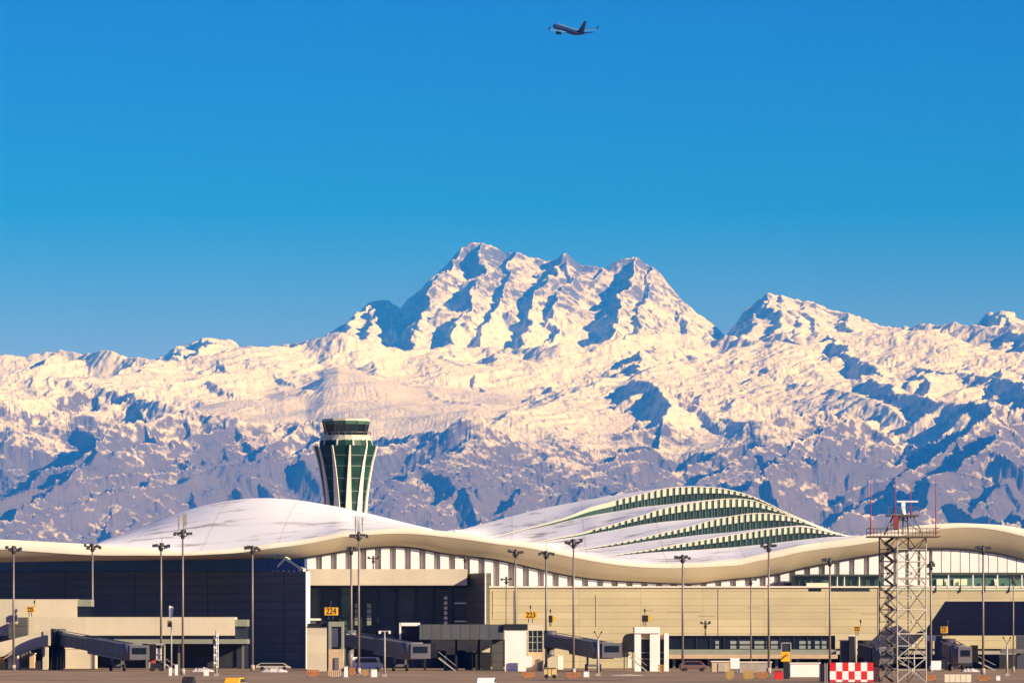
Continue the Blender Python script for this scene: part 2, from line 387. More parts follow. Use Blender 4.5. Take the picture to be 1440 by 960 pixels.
GREENP = mat('pale_green_panel', (.62, .68, .47), .5, var=.12, scale=.4)
FRAME = mat('dark_frame', (.018, .020, .020), .5, var=.1)
GREY = mat('grey_metal', (.16, .155, .15), .5, metal=.2, var=.15)
POLE = mat('galvanised_pole', (.20, .17, .14), .5, metal=.25, var=.15, scale=1.0)
STEEL = mat('white_steel', (.36, .34, .30), .5, var=.12, scale=1.5)
DSTEEL = mat('grey_and_shaded_steel', (.13, .115, .10), .6, var=.2, scale=1.5)  # plain grey steel, also the lattice mast's shaded sides painted darker
LAMP = mat('floodlight_housing', (.045, .04, .035), .5, var=.2)
TUNNEL = mat('tunnel_grey', (.095, .10, .105), .55, var=.10, scale=.4, panel=(1.6, 9, .09), seam=.5)
BLACK = mat('black_rubber', (.012, .012, .014), .8, var=.3, scale=1)
VOID = mat('dark_void_shade', (.020, .021, .026), .8, var=.3, scale=.3)  # near-black: shade of undercrofts and recesses put into the colour; plant box plain dark
WHITE = mat('white_paint', (.80, .80, .78), .5, var=.08, scale=.6)
YELLOW = mat('yellow_paint', (.78, .42, .02), .5, var=.12, scale=1.5)
ORANGE = mat('orange_plastic', (.42, .17, .05), .6, var=.2, scale=2)
TAN = mat('tan_render', (.52, .38, .24), .8, var=.15, scale=.8)
RED = mat('red_paint', (.62, .02, .02), .5, var=.1, scale=1)
DIGIT = mat('sign_lettering', (.10, .045, .005), .6, var=.1)
CONC = mat('concrete', (.36, .31, .26), .85, var=.2, scale=.9)
GREENM = mat('green_paint', (.02, .20, .13), .5, var=.1)
REDW = mat('red_primer', (.28, .03, .03), .6, var=.2)

def snow_roof():
    m = bpy.data.materials.new('snowy_roof_metal'); m.use_nodes = True; n = m.node_tree; b = n.nodes['Principled BSDF']
    b.inputs['Roughness'].default_value = .7; b.inputs['Specular IOR Level'].default_value = .2
    g = n.nodes.new('ShaderNodeNewGeometry'); mp = n.nodes.new('ShaderNodeMapping'); mp.inputs['Scale'].default_value = (.035, .10, .30)
    n.links.new(g.outputs['Position'], mp.inputs[0]); t = n.nodes.new('ShaderNodeTexNoise'); t.inputs['Scale'].default_value = 1.6; t.inputs['Detail'].default_value = 7
    t.inputs['Roughness'].default_value = .68; n.links.new(mp.outputs[0], t.inputs['Vector'])
    r = n.nodes.new('ShaderNodeValToRGB'); e = r.color_ramp.elements; e[0].position = .37; e[0].color = (.44, .38, .34, 1); e[1].position = .45; e[1].color = (.93, .92, .88, 1)
    n.links.new(t.outputs['Fac'], r.inputs[0])
    w_ = n.nodes.new('ShaderNodeTexBrick'); w_.offset = 0; w_.inputs['Scale'].default_value = 1; w_.inputs['Brick Width'].default_value = 14; w_.inputs['Row Height'].default_value = 27
    w_.inputs['Mortar Size'].default_value = .16; w_.inputs['Color1'].default_value = (1, 1, 1, 1); w_.inputs['Color2'].default_value = (.96, .96, .96, 1); w_.inputs['Mortar'].default_value = (.84, .82, .80, 1)
    n.links.new(g.outputs['Position'], w_.inputs['Vector'])
    x = n.nodes.new('ShaderNodeMix'); x.data_type = 'RGBA'; x.blend_type = 'MULTIPLY'; x.inputs[0].default_value = 1
    n.links.new(r.outputs[0], x.inputs[6]); n.links.new(w_.outputs['Color'], x.inputs[7]); n.links.new(x.outputs[2], b.inputs['Base Color'])
    u_ = n.nodes.new('ShaderNodeBump'); u_.inputs['Strength'].default_value = .25; u_.inputs['Distance'].default_value = .3
    n.links.new(t.outputs['Fac'], u_.inputs['Height']); n.links.new(u_.outputs[0], b.inputs['Normal'])
    return m
SNOWROOF = snow_roof()

# ------------------------------------------------------------------ building blocks
class MB:
    def __init__(s): s.v = []; s.f = []; s.sm = []
    def face(s, pts, smooth=False):
        k = len(s.v); s.v += [tuple(p) for p in pts]; s.f.append(tuple(range(k, k + len(pts)))); s.sm.append(smooth); return s
    def box(s, x0, x1, y0, y1, z0, z1):
        k = len(s.v)
        s.v += [(x0, y0, z0), (x1, y0, z0), (x1, y1, z0), (x0, y1, z0), (x0, y0, z1), (x1, y0, z1), (x1, y1, z1), (x0, y1, z1)]
        s.f += [tuple(k + i for i in q) for q in ((0, 1, 5, 4), (1, 2, 6, 5), (2, 3, 7, 6), (3, 0, 4, 7), (4, 5, 6, 7), (3, 2, 1, 0))]; s.sm += [False] * 6
        return s
    def pbox(s, a, b, c, d, Y, dep):
        """a box whose front face at distance Y covers photo columns a..b and rows c..d"""
        return s.box(X(a, Y), X(b, Y), Y, Y + dep, Z(d, Y), Z(c, Y))
    def extrude(s, pts, vec):
        n = len(pts); k = len(s.v); vec = Vector(vec)
        s.v += [tuple(p) for p in pts] + [tuple(Vector(p) + vec) for p in pts]
        s.f.append(tuple(range(k, k + n))); s.f.append(tuple(range(k + 2 * n - 1, k + n - 1, -1)))
        for i in range(n): s.f.append((k + i, k + n + i, k + n + (i + 1) % n, k + (i + 1) % n))
        s.sm += [False] * (n + 2); return s
    def tube(s, p, q, r, r2=None, n=8, cap=True):
        r2 = r if r2 is None else r2; p = Vector(p); q = Vector(q); d = (q - p).normalized()
        a = d.orthogonal().normalized(); b = d.cross(a); k = len(s.v)
        for c, rr_ in ((p, r), (q, r2)):
            for i in range(n):
                t = 2 * math.pi * i / n; s.v.append(tuple(c + (a * math.cos(t) + b * math.sin(t)) * rr_))
        for i in range(n): s.f.append((k + i, k + (i + 1) % n, k + n + (i + 1) % n, k + n + i)); s.sm.append(n > 6)
        if cap: s.f += [tuple(range(k + n - 1, k - 1, -1)), tuple(range(k + n, k + 2 * n))]; s.sm += [False, False]
        return s
    def beam(s, p, q, w, h):
        """a box section from p to q, w wide (level) and h high"""
        p = Vector(p); q = Vector(q); d = (q - p).normalized(); a = d.cross(Vector((0, 0, 1)))
        a = a.normalized() if a.length > 1e-4 else Vector((1, 0, 0)); b = a.cross(d); k = len(s.v)
        for c in (p, q):
            for i, j in ((-1, -1), (1, -1), (1, 1), (-1, 1)): s.v.append(tuple(c + a * (w / 2 * i) + b * (h / 2 * j)))
        s.f += [tuple(k + i for i in q_) for q_ in ((0, 1, 2, 3), (7, 6, 5, 4), (0, 4, 5, 1), (1, 5, 6, 2), (2, 6, 7, 3), (3, 7, 4, 0))]; s.sm += [False] * 6
        return s
    def build(s, name, m, parent=None, root=None):
        o0 = Vector((0, 0, 0))
        r = parent
        while r is not None: o0 += r.location; r = r.parent
        me = bpy.data.meshes.new(name); me.from_pydata([tuple(Vector(p) - o0) for p in s.v], [], s.f)
        bm = bmesh.new(); bm.from_mesh(me); bmesh.ops.recalc_face_normals(bm, faces=bm.faces); bm.to_mesh(me); bm.free()
        if len(me.polygons) == len(s.sm): me.polygons.foreach_set('use_smooth', s.sm)
        me.materials.append(m); o = bpy.data.objects.new(name, me); col.objects.link(o); o.parent = parent
        return o
def thing(name, loc, label, cat, group=None):
    o = bpy.data.objects.new(name, None); o.empty_display_size = .5; col.objects.link(o); o.location = loc
    o['label'] = label; o['category'] = cat
    if group: o['group'] = group
    return o
def tag(o, label, cat, group=None):
    o['label'] = label; o['category'] = cat
    if group: o['group'] = group
    return o
def gy(py): return CAMH * F / (py - HOR)         # distance of a point on the ground seen at row py
# ------------------------------------------------------------------ ground
def sheet(name, x0, x1, y0, y1, z, m):
    o = MB().face([(x0, y0, z), (x1, y0, z), (x1, y1, z), (x0, y1, z)]).build(name, m); o['kind'] = 'structure'; return o
FIELD = mat('dusty_field', (.26, .20, .155), .95, var=.3, scale=.004)
APR = mat('apron_concrete', (.25, .165, .085), .9, var=.42, scale=.035)
sheet('ground', -15500, 15500, -200, 38600, 0.0, FIELD)
sheet('apron', -260, 260, 150, 1160, 0.004, APR)
for i, (y0, y1) in enumerate(((742, 743.2), (812, 813.0), (905, 906))):
    m_ = MB()
    for k in range(-18, 19): m_.face([(k * 9, y0, .008), (k * 9 + 6.5, y0, .008), (k * 9 + 6.5, y1, .008), (k * 9, y1, .008)])
    o = m_.build('painted_marking', YELLOW if i != 1 else WHITE); o['kind'] = 'structure'

# ------------------------------------------------------------------ the terminal
term = thing('airport_terminal', (0, 1000, 0), 'long cream airport terminal under a white wavy roof with glazed roof steps', 'terminal building')
LIPT = [(-200,756),(0,758),(60,761),(130,765),(200,770),(267,775),(300,773),(333,770),(380,764),(420,759),(450,754),(480,748),(500,747),(530,744),(560,742),(590,743),(620,746),
        (660,751),(700,759),(740,764),(800,776),(860,787),(900,791),(920,792),(950,792),(980,791),(1010,788),(1040,785),(1062,780),(1095,773),(1125,766),(1160,761),(1187,757),
        (1220,751),(1250,746),(1280,740),(1312,736.5),(1345,735),(1375,736),(1410,738),(1440,743),(1500,752),(1600,768)]
LIPB = [(-200,768),(0,772),(60,776),(130,780),(200,780.5),(267,780.5),(300,779),(333,777),(380,771),(420,766),(450,761),(480,755),(500,753.5),(530,751),(560,750),(590,751),(620,754),
        (660,759),(700,765),(740,770),(800,782.5),(860,793),(900,797),(920,798),(950,798.5),(980,797.5),(1010,796),(1040,794),(1062,789),(1095,783),(1125,776),(1160,771),(1187,768),
        (1220,763),(1250,758),(1280,750),(1312,745),(1345,742),(1375,742),(1410,747),(1440,754),(1500,765),(1600,780)]
SOFB = [(-200,786),(0,790),(60,789),(130,788),(200,787),(267,786),(300,786),(333,785),(380,785),(420,784),(450,780),(480,775),(500,772),(530,769),(560,768),(590,771),(620,777),
        (660,782),(700,787),(740,796),(800,809),(860,816),(900,818),(920,819),(950,820),(980,820),(1010,816),(1040,813),(1062,811),(1095,806),(1125,799),(1160,792),(1187,786.5),
        (1220,781),(1250,776),(1280,772),(1312,771),(1345,771.5),(1375,774),(1410,779),(1440,786.5),(1500,796),(1600,812)]
CREST = [(-200,756),(0,758),(60,761),(130,765),(150,758),(175,749),(200,740),(225,730),(250,721),(275,713.5),(300,707.5),(320,704),(340,701.5),(360,700.2),(380,700),(400,701),(420,703),
         (440,706),(460,709.5),(480,713),(500,718),(520,722),(540,727),(560,732),(580,737),(600,741.5),(620,745.5),(640,744),(660,739.5),(700,729),(730,721),(760,713.5),(800,705.5),(830,700),(870,693.5),(900,689),(920,686),(940,684),
         (960,683),(980,683),(1000,683.5),(1015,685),(1030,688),(1045,692),(1060,697),(1080,706),(1100,716),(1125,727),(1150,738),(1170,746),(1192,752),(1220,751),(1250,746),(1280,740),
         (1312,736.5),(1345,735),(1375,736),(1410,738),(1440,743),(1500,752),(1600,768)]
YL = 984.0                                                     # the roof's leading edge
pxs = np.arange(-180, 1600.1, 4.0)
eT, eB, eS, cT = (smooth_interp(c, pxs) for c in (LIPT, LIPB, SOFB, CREST))
cT = np.minimum(cT, eT)
def strip(A, B, mb, smooth=True):
    for i in range(len(A) - 1): mb.face([A[i], A[i + 1], B[i + 1], B[i]], smooth)
    return mb
def line(ys, Y, off=0.0):
    return [(X(p, YL), Y, Z(q, YL) + off) for p, q in zip(pxs, ys)]
def weld(o):
    bm = bmesh.new(); bm.from_mesh(o.data); bmesh.ops.remove_doubles(bm, verts=bm.verts, dist=.002); bmesh.ops.recalc_face_normals(bm, faces=bm.faces); bm.to_mesh(o.data); bm.free()
    return o
def Pxy(p, q, Y): return (X(p, Y), Y, Z(q, Y))
# fascia: a rounded lip; soffit: the curved underside going back to the wall
r0 = [Pxy(p, q, YL + .5) for p, q in zip(pxs, eT)]; r1 = [Pxy(p, q * .85 + s * .15, YL) for p, q, s in zip(pxs, eT, eB)]; r2 = [Pxy(p, q, YL + .15) for p, q in zip(pxs, eB)]
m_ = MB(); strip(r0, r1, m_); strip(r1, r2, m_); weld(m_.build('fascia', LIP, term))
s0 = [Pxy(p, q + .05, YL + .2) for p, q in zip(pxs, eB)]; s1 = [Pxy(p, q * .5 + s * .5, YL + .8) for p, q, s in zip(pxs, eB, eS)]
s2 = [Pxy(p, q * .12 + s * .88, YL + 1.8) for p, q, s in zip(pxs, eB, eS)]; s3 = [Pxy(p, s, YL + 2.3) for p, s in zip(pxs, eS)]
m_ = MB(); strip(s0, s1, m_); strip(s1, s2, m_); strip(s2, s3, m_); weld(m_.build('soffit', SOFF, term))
# left and outer vaults: one snowy shell from the lip to the crest and down behind
def shell(sel, name):
    idx = [i for i in range(len(pxs)) if sel(pxs[i])]
    rows = []
    for v in np.linspace(0, 1, 15):
        Y = YL + .5 + v * 110
        row = []
        for i in idx:
            e, c = eT[i], cT[i]; g_ = math.sin(math.pi / 2 * v) ** 1.05
            q = e + (c - e) * g_
            row.append((X(pxs[i], Y), Y, Z(q, Y) + (0 if e - c > 1 else -2.5 * v * v)))
        rows.append(row)
    base = rows[-1]
    for k, v in enumerate((.3, .6, 1.0)):
        Y = YL + 110.5 + 130 * v
        rows.append([(x, Y, max(z - (z - 14) * v ** 2, 12)) for x, _, z in base])
    m_ = MB()
    for a, b in zip(rows, rows[1:]): strip(a, b, m_)
    return weld(m_.build(name, SNOWROOF, term))
shell(lambda p: p <= 641, 'roof')
shell(lambda p: p >= 1188, 'roof')
# the stepped vault on the right: four glazed steps, each with its snowy roof behind
T1 = [(640,744.5),(690,754.5),(720,748),(745,742),(768,736),(800,726),(828,714.5),(860,705),(880,699.5),(900,695),(920,690),(940,686),(960,684.3),(1000,685),(1015,686.5),(1030,689.5),(1045,693.5),(1060,698.5),(1080,707.5),(1100,717.5),(1125,728.5),(1150,739),(1170,747),(1192,753)]
B1 = [(640,744.7),(690,755),(720,749),(745,743.5),(768,739),(800,731.5),(828,725),(860,719.5),(880,716),(900,712.5),(920,710.5),(940,708.5),(960,706),(1000,702),(1030,700.5),(1045,701),(1060,703),(1080,710),(1100,719),(1125,729.5),(1150,739.6),(1170,747.4),(1192,753.2)]
T2 = [(640,745),(690,757),(720,760),(745,762.5),(770,758.5),(790,755),(813,750.5),(835,744),(860,738),(880,731.5),(900,725.5),(925,717),(950,711),(975,706.5),(1000,703),(1030,701),(1050,702),(1065,705),(1080,710.5),(1100,719.6),(1125,730),(1150,740),(1170,747.6),(1192,753.3)]
B2 = [(640,745.2),(690,757.2),(720,760.3),(745,762.8),(770,759.5),(790,757),(813,754),(835,749.5),(860,745),(880,741),(900,737.5),(925,734),(950,731.5),(975,729.5),(1000,727.5),(1030,725),(1050,723),(1080,722),(1100,723.5),(1125,731.5),(1150,741),(1170,748),(1192,753.4)]
T3 = [(640,745.4),(690,757.5),(745,763.5),(800,773.5),(830,770),(860,765),(885,760),(910,754.5),(930,749.5),(950,745),(975,738.5),(1000,731.5),(1030,725.3),(1055,722),(1080,721.5),(1100,723.8),(1115,727),(1130,733),(1150,741.3),(1170,748.3),(1192,753.5)]
B3 = [(640,745.6),(690,757.8),(745,763.8),(800,774),(830,771.5),(860,768),(885,764.5),(910,760.5),(930,758),(950,755.5),(975,752.5),(1000,750),(1030,747.5),(1055,744.5),(1080,742),(1110,739.3),(1130,738.5),(1150,742.5),(1170,748.6),(1192,753.6)]
T4 = [(640,745.8),(690,758.1),(745,764),(800,775.2),(840,782),(875,778.5),(905,774),(930,769.5),(958,764.5),(980,760.5),(1000,757),(1025,752.5),(1050,748.5),(1075,744.5),(1100,741.5),(1130,740.2),(1150,743.5),(1170,749),(1192,753.7)]
B4 = [(640,745.9),(690,758.3),(745,764.3),(800,775.5),(840,782.5),(875,780),(905,777.3),(930,775.3),(958,773.8),(980,772.5),(1000,771),(1025,769.3),(1050,767),(1075,764.5),(1100,761.5),(1130,758),(1150,756),(1170,754.3),(1192,753.9)]
ux = np.arange(640, 1193, 4.0)
cv = {k: smooth_interp(c, ux) for k, c in dict(T1=T1, B1=B1, T2=T2, B2=B2, T3=T3, B3=B3, T4=T4, B4=B4).items()}
e_ = smooth_interp(LIPT, ux); c_ = smooth_interp(CREST, ux)
for k in (4, 3, 2, 1): cv['B%d' % k] = np.maximum(cv['B%d' % k], cv['T%d' % k] + .2)
YS = {4: 1016.0, 3: 1040.0, 2: 1064.0, 1: 1088.0}
def row(ys, Y): return [Pxy(p, q, Y) for p, q in zip(ux, ys)]
def band(A, B, name, m, parent, n=1):
    mb_ = MB()
    for t in range(n):
        a = [tuple(Vector(p).lerp(Vector(q), t / n)) for p, q in zip(A, B)]; b = [tuple(Vector(p).lerp(Vector(q), (t + 1) / n)) for p, q in zip(A, B)]
        strip(a, b, mb_)
    return weld(mb_.build(name, m, parent))
band(row(e_, YL + .5), row(cv['B4'], YS[4]), 'roof', SNOWROOF, term, 4)
for k in (4, 3, 2, 1):
    Y = YS[k]; T, B = cv['T%d' % k], cv['B%d' % k]
    lipd = .35
    # snowy step roof from the top of this glazing to the foot of the next
    top_front = [Pxy(p, q - .6, Y - lipd) for p, q in zip(ux, T)]
    if k > 1: nb = row(np.minimum(cv['B%d' % (k - 1)], 900), YS[k - 1])
    else: nb = [(x, Y + 20, z + .2) for x, _, z in row(c_, Y)]
    band(top_front, nb, 'roof', SNOWROOF, term, 3)
    m_ = MB(); strip(top_front, [Pxy(p, q + .55, Y - lipd) for p, q in zip(ux, T)], m_); weld(m_.build('step_fascia', LIP, term))
    Tm = T * .52 + B * .48
    g_ = band(row(T, Y), row(B + .4, Y), 'skylight', TEAL, term)
    band([Pxy(p, q, Y - .25) for p, q in zip(ux, T)], [Pxy(p, q, Y - .25) for p, q in zip(ux, Tm)], 'pale_band', GREENP, g_)  # pale green band over the upper part of the glazing
    p = 770 + (4 - k) * 33
    while p < 1186:
        t, b = float(interp(list(zip(ux, T)), p)), float(interp(list(zip(ux, B)), p))
        if b - t > 1.2: MB().pbox(p - 1.0, p + 1.0, t + .3, b + .5, Y - .40, .13).build('fin', FRAME, g_)
        p += 9.2 - .0035 * (p - 800) * (1 if p > 800 else 0)
last = [(x, YS[1] + 20, z + .2) for x, _, z in row(c_, YS[1])]
band(last, [(x, YS[1] + 150, 14) for x, _, _ in last], 'roof', SNOWROOF, term, 3)
# clerestory below the soffit: white panels between ribbed grey bays
YC = 986.1
m_ = MB()
for i in range(len(pxs) - 1):
    if pxs[i] > 424: m_.face([Pxy(pxs[i], eS[i] - 3, YC + 1), Pxy(pxs[i + 1], eS[i + 1] - 3, YC + 1), Pxy(pxs[i + 1], 815 if pxs[i] < 657 else 840, YC + 1), Pxy(pxs[i], 815 if pxs[i] < 657 else 840, YC + 1)])
RIBG = mat('ribbed_grey_louvre', (.50, .45, .41), .6, var=.1, scale=.5, panel=(.62, 60, .10), seam=.5)
m_.build('clerestory', RIBG, term)
rp = random.Random(3)
p = 432.0
while p < 1600:
    wd = 12.0 if p < 1150 else (13.0 if p < 1290 else 12.2); per = 20.8 if p < 1240 else (17 if p < 1300 else 13.2)
    bot = 801 if p < 655 else 828
    t0, t1 = float(interp(list(zip(pxs, eS)), p)), float(interp(list(zip(pxs, eS)), p + wd))
    MB().extrude([Pxy(p, t0 + .6, YC + .4), Pxy(p + wd, t1 + .6, YC + .4), Pxy(p + wd, bot + 12, YC + .4), Pxy(p, bot + 12, YC + .4)], (0, .5, 0)).build('clerestory_panel', PALE, term)
    p += per
m_ = MB()
for i in range(len(pxs) - 1):
    if pxs[i] > 424: m_.beam(Pxy(pxs[i], eS[i] + .6, YC + .2), Pxy(pxs[i + 1], eS[i + 1] + .6, YC + .2), .3, .22)
m_.build('eaves_shade_line', FRAME, term)  # near-black strip paints the line of shade under the soffit

# cream block right of the recess
YW0 = 978.0
MB().pbox(681.5, 1600, 826, 893, YW0, 12).build('cladding_wall', CREAM, term)
MB().pbox(681.5, 939, 893.05, 938.9, YW0, 12).build('cladding_wall', CREAM, term)
MB().pbox(1174.5, 1600, 893.05, 911.5, YW0, 12).build('cladding_wall', CREAM, term)
MB().pbox(680, 1600, 823.5, 825.9, YW0 - .25, 12.6).build('parapet', LIP, term)
# return wall left of it, its shade put into a dark colour
MB().extrude([Pxy(681.3, 805, 976), Pxy(681.3, 944, 976), (X(655.5, 985), 986.4, Z(944, 976)), (X(655.5, 985), 986.4, Z(805, 976))], (1.2, 2.5, 0)).build('return_wall', DARK_SHADE, term)
MB().pbox(681.4, 683.6, 804, 877, 976.2, 1.7).build('sunlit_corner', PALE, term)  # pale strip: sunlight on the return's edge put into the colour
# recess: canopy, curtain wall, mullions
MB().pbox(433, 657, 799.5, 822.5, 981.5, 8.2).build('canopy', CREAM2, term)
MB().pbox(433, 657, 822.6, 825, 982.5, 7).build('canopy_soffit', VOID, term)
bays = [(434,451,2),(453.5,476.5,0),(479.5,495,1),(498,507,0),(509,530,0),(533,556,3),(559.5,583,2),(586,609,0),(612,636,0),(639,655.5,0)]
gm = {0: DGLASS, 1: TEAL, 2: DGLASS2, 3: mat('blue_tint_glass', (.010, .018, .045), .2, var=.3, scale=.3)}
for a, b, k in bays:
    fr = MB().pbox(a - 2.6, a, 824, 946, 988.2, .6).build('mullion', FRAME, term)
    MB().pbox(a, b, 826, 946, 988.7, .25).build('window_pane', gm[k], term)
m_ = MB()
for q in (834, 868, 878, 905): m_.pbox(433, 656, q, q + .9, 988.45, .2)
m_.build('transom', FRAME, term)
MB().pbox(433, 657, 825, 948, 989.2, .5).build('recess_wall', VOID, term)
for q in (846.5, 872): MB().pbox(639, 656, q, q + 2, 987.2, .8).build('ledge', PALE, term)
m_ = MB()
for k in range(6): m_.pbox(624.5, 629, 838 + k * 7, 842.5 + k * 7, 988.1, .3)
m_.build('blind', PALE, term)
for a, b, q0, q1 in ((499, 506, 848, 880), (516, 522, 848, 878)):
    m_ = MB()
    for k in range(4): m_.pbox(a, b, q0 + k * 8, q0 + 6.5 + k * 8, 988.2, .2)
    m_.build('blind', mat('pale_blind', (.22, .24, .20), .6), term)
MB().pbox(434, 451, 869, 871.8, 987.8, .6).build('ledge', PALE, term)
# lower window band, sill and undercroft on the right
MB().pbox(940, 1174, 893.2, 925, YW0 + .6, .3).build('window_band', DGLASS, term)
rb_ = random.Random(9)
for p in np.arange(940, 1176, 19.5):
    MB().pbox(p, p + 1.3, 893.2, 919, YW0 + .35, .5).build('mullion', FRAME, term)
for a, b in ((1027,1038),(1040,1057),(1061,1078),(1084,1096),(1124,1140),(1146,1162),(1006,1011)):
    MB().pbox(a, b, 900.5, 905, YW0 + .5, .12).build('window_pane', mat('reflecting_pane', (.26, .30, .27), .4), term)
    MB().pbox(a, b, 907, 911.5, YW0 + .5, .12).build('window_pane', MATS['reflecting_pane'], term)
MB().pbox(940, 1176, 912.5, 919.5, YW0 + .2, .6).build('spandrel', mat('grey_green_panel', (.24, .26, .20), .5), term)
MB().pbox(938, 1178, 919.6, 925.5, YW0 - .6, 9).build('ledge', TAN, term)
for a, b, q in ((939.5, 1176, 925.6), (1174.5, 1600, 916)):
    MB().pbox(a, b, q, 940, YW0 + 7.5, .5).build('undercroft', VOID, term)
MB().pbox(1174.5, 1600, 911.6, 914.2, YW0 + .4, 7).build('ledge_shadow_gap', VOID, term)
MB().pbox(1176, 1600, 914.4, 919.4, YW0 - .5, 8).build('ledge', mat('grey_ledge', (.40, .37, .30), .7), term)
for p in (946, 995, 1062, 1090, 1120, 1150, 1185, 1245, 1345, 1400, 1450): MB().pbox(p, p + 4, 925.6, 939, YW0 + 1, .8).build('column', GREY, term)
# glazed rooftop lounge in front of the clerestory
MB().pbox(1113, 1118, 809, 826, YW0 + .8, 6).build('lounge_frame', FRAME, term)
MB().pbox(1118, 1243, 809.5, 831, YW0 + 2, .4).build('lounge_glazing', TEAL, term)
MB().pbox(1113, 1243, 807, 809.4, YW0 + 1.2, 6).build('lounge_roof', mat('dark_green_metal', (.06, .075, .055), .5), term)
for p in (1126, 1134, 1142, 1151, 1158, 1177, 1187, 1198, 1208, 1220, 1232):
    MB().pbox(p, p + 1.1, 809.5, 831 if p > 1160 else 826, YW0 + 1.4, .4).build('post', PALE if p in (1177, 1187, 1208) else FRAME, term)
MB().pbox(1134, 1165, 819, 825.9, YW0 + .4, 1.5).build('planter', GREENP, term)
m_ = MB()
for a, b in ((1086,1100),(1092,1113)): m_.pbox(a, b, 819 if a > 1090 else 823, 826, YW0 + 1.5, 3)
m_.build('plant_box', VOID, term)
# cut windows in the parapet wall
MB().pbox(1137, 1155, 826.5, 831, YW0 - .04, .3).build('window_pane', DGLASS, term)
MB().pbox(1166, 1223, 826.2, 831, YW0 - .04, .3).build('window_pane', DGLASS2, term)
# glass band at the far right
MB().pbox(1308, 1600, 808, 826, YW0 + 1.6, .4).build('lounge_glazing', TEAL, term)
MB().pbox(1306, 1600, 804.5, 808, YW0 + 1.0, 4).build('lounge_roof', mat('dark_green_metal', (0, 0, 0)), term)
for k, p in enumerate(np.arange(1316, 1600, 17.2)):
    MB().pbox(p, p + (1.6 if k % 2 else 1.0), 808, 832 if k % 2 == 0 else 826, YW0 - .3, .25).build('post', PALE if k % 2 else FRAME, term)
for a, b in ((1316,1326),(1328,1334),(1341,1360),(1398,1404)): MB().pbox(a, b, 813.5, 822.5, YW0 + 1.3, .2).build('window_pane', GREENP, term)
MB().pbox(1240, 1600, 826.2, 829.4, YW0 - .15, .1).build('coping', GREENP, term)
# vertical drain pipes and service marks on the cream wall
for p, a, b in ((1234.5, 826, 893), (723, 830, 893), (693, 830, 868), (838, 836, 880), (1010, 826, 893), (1250, 832, 905)):
    MB().pbox(p, p + .6, a, b, YW0 - .07, .07).build('drainpipe', mat('tan_pipe', (.46, .36, .24), .6), term)
m_ = MB()
for a, b, q in ((800,884,850),(938,986,859),(905,918,857),(983,1006,865),(1052,1070,853),(1168,1196,855),(1212,1234,862)): m_.pbox(a, b, q, q + .7, YW0 - .06, .05)
m_.build('cable_tray', MATS['tan_pipe'], term)

# ------------------------------------------------------------------ dark pier building on the left
YN, YFAR = 972.0, 1110.0
def pr(px_, py_):          # a point on the pier's shaded face, which runs from the near right corner to the far left
    t = (430 - px_) / (430 + 170); Y = YN + (YFAR - YN) * t ** 1.0
    return (X(px_, Y), Y, Z(py_, Y))
pier = thing('pier_building', (X(430, YN), YN, 0), 'pier building, shade put into its dark wall colour, with blue glass strip, left of the glazed recess', 'terminal building')
bk = (.3, 6, 0)
MB().extrude([pr(430, 803), pr(430, 940.5), pr(-170, 934), pr(-170, 803)], bk).build('wall', DARK_SHADE, pier)  # the dark colour carries the shade of this wall
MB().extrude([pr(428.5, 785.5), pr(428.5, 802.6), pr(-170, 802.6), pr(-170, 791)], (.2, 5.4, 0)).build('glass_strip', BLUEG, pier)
MB().extrude([(p_[0] - .06, p_[1] - .12, p_[2]) for p_ in (pr(386, 784.2), pr(386, 785), pr(-170, 790), pr(-170, 789))], (.3, .3, 0)).build('roof_edge', FRAME, pier)
m_ = MB()
for k in range(58):
    x, y, z = pr(424 - k * 7.4, 802.4); m_.box(x - .50, x - .22, y - .38, y - .15, z - .12, z + .12)
m_.build('edge_lamp', WHITE, pier)
MB().extrude([pr(430.2, 803), pr(430.2, 940.5), (X(435.5, 975), 977, Z(940.5, YN)), (X(435.5, 975), 977, Z(803, YN))], (-.6, 2, 0)).build('end_wall', PALE, pier)  # the pale colour carries the sunlight on this end face
m_ = MB(); a, b, c = pr(387, 802.4), pr(404, 785), pr(429, 802)
for p_, q_ in ((a, b), (b, c)): m_.beam((p_[0] - .1, p_[1] - .3, p_[2]), (q_[0] - .1, q_[1] - .3, q_[2] + .1), .5, .5)
m_.build('gable_frame', GREENP, pier)
MB().extrude([(x - .05, y - .15, z) for x, y, z in (a, b, c)], (.2, .1, 0)).build('gable', TEAL, pier)
W_ = MB().extrude([(x - .05, y - .10, z) for x, y, z in (pr(109, 843), pr(109, 868), pr(280, 868), pr(280, 843))], (.1, .05, 0)).build('window_band', DGLASS, pier)
m_ = MB()
for p_ in (112, 128, 150, 164, 178, 189, 200, 211, 222, 233, 244, 255, 266, 277):
    a = pr(p_, 843); b = pr(p_, 868); m_.extrude([(a[0] - .1, a[1] - .2, a[2]), (b[0] - .1, b[1] - .2, b[2]), (b[0] + .22, b[1] - .25, b[2]), (a[0] + .22, a[1] - .25, a[2])], (0, .1, 0))
m_.build('mullion', FRAME, W_)
for a, b in ((136, 148), (166, 176), (180, 188), (202, 209), (235, 242), (268, 274)):
    MB().extrude([(x - .07, y - .14, z) for x, y, z in (pr(a, 845), pr(a, 866), pr(b, 866), pr(b, 845))], (.02, .02, 0)).build('blind', mat('dim_blind', (.05, .05, .06), .6), W_)
for a, b, c, d in ((412, 420, 885, 938), (421, 426, 882, 938), (360, 368, 873, 905), (345, 352, 873, 905)):
    MB().extrude([(x - .05, y - .12, z) for x, y, z in (pr(a, c), pr(a, d), pr(b, d), pr(b, c))], (.02, .02, 0)).build('door', mat('slate_door', (.05, .055, .09), .6), pier)
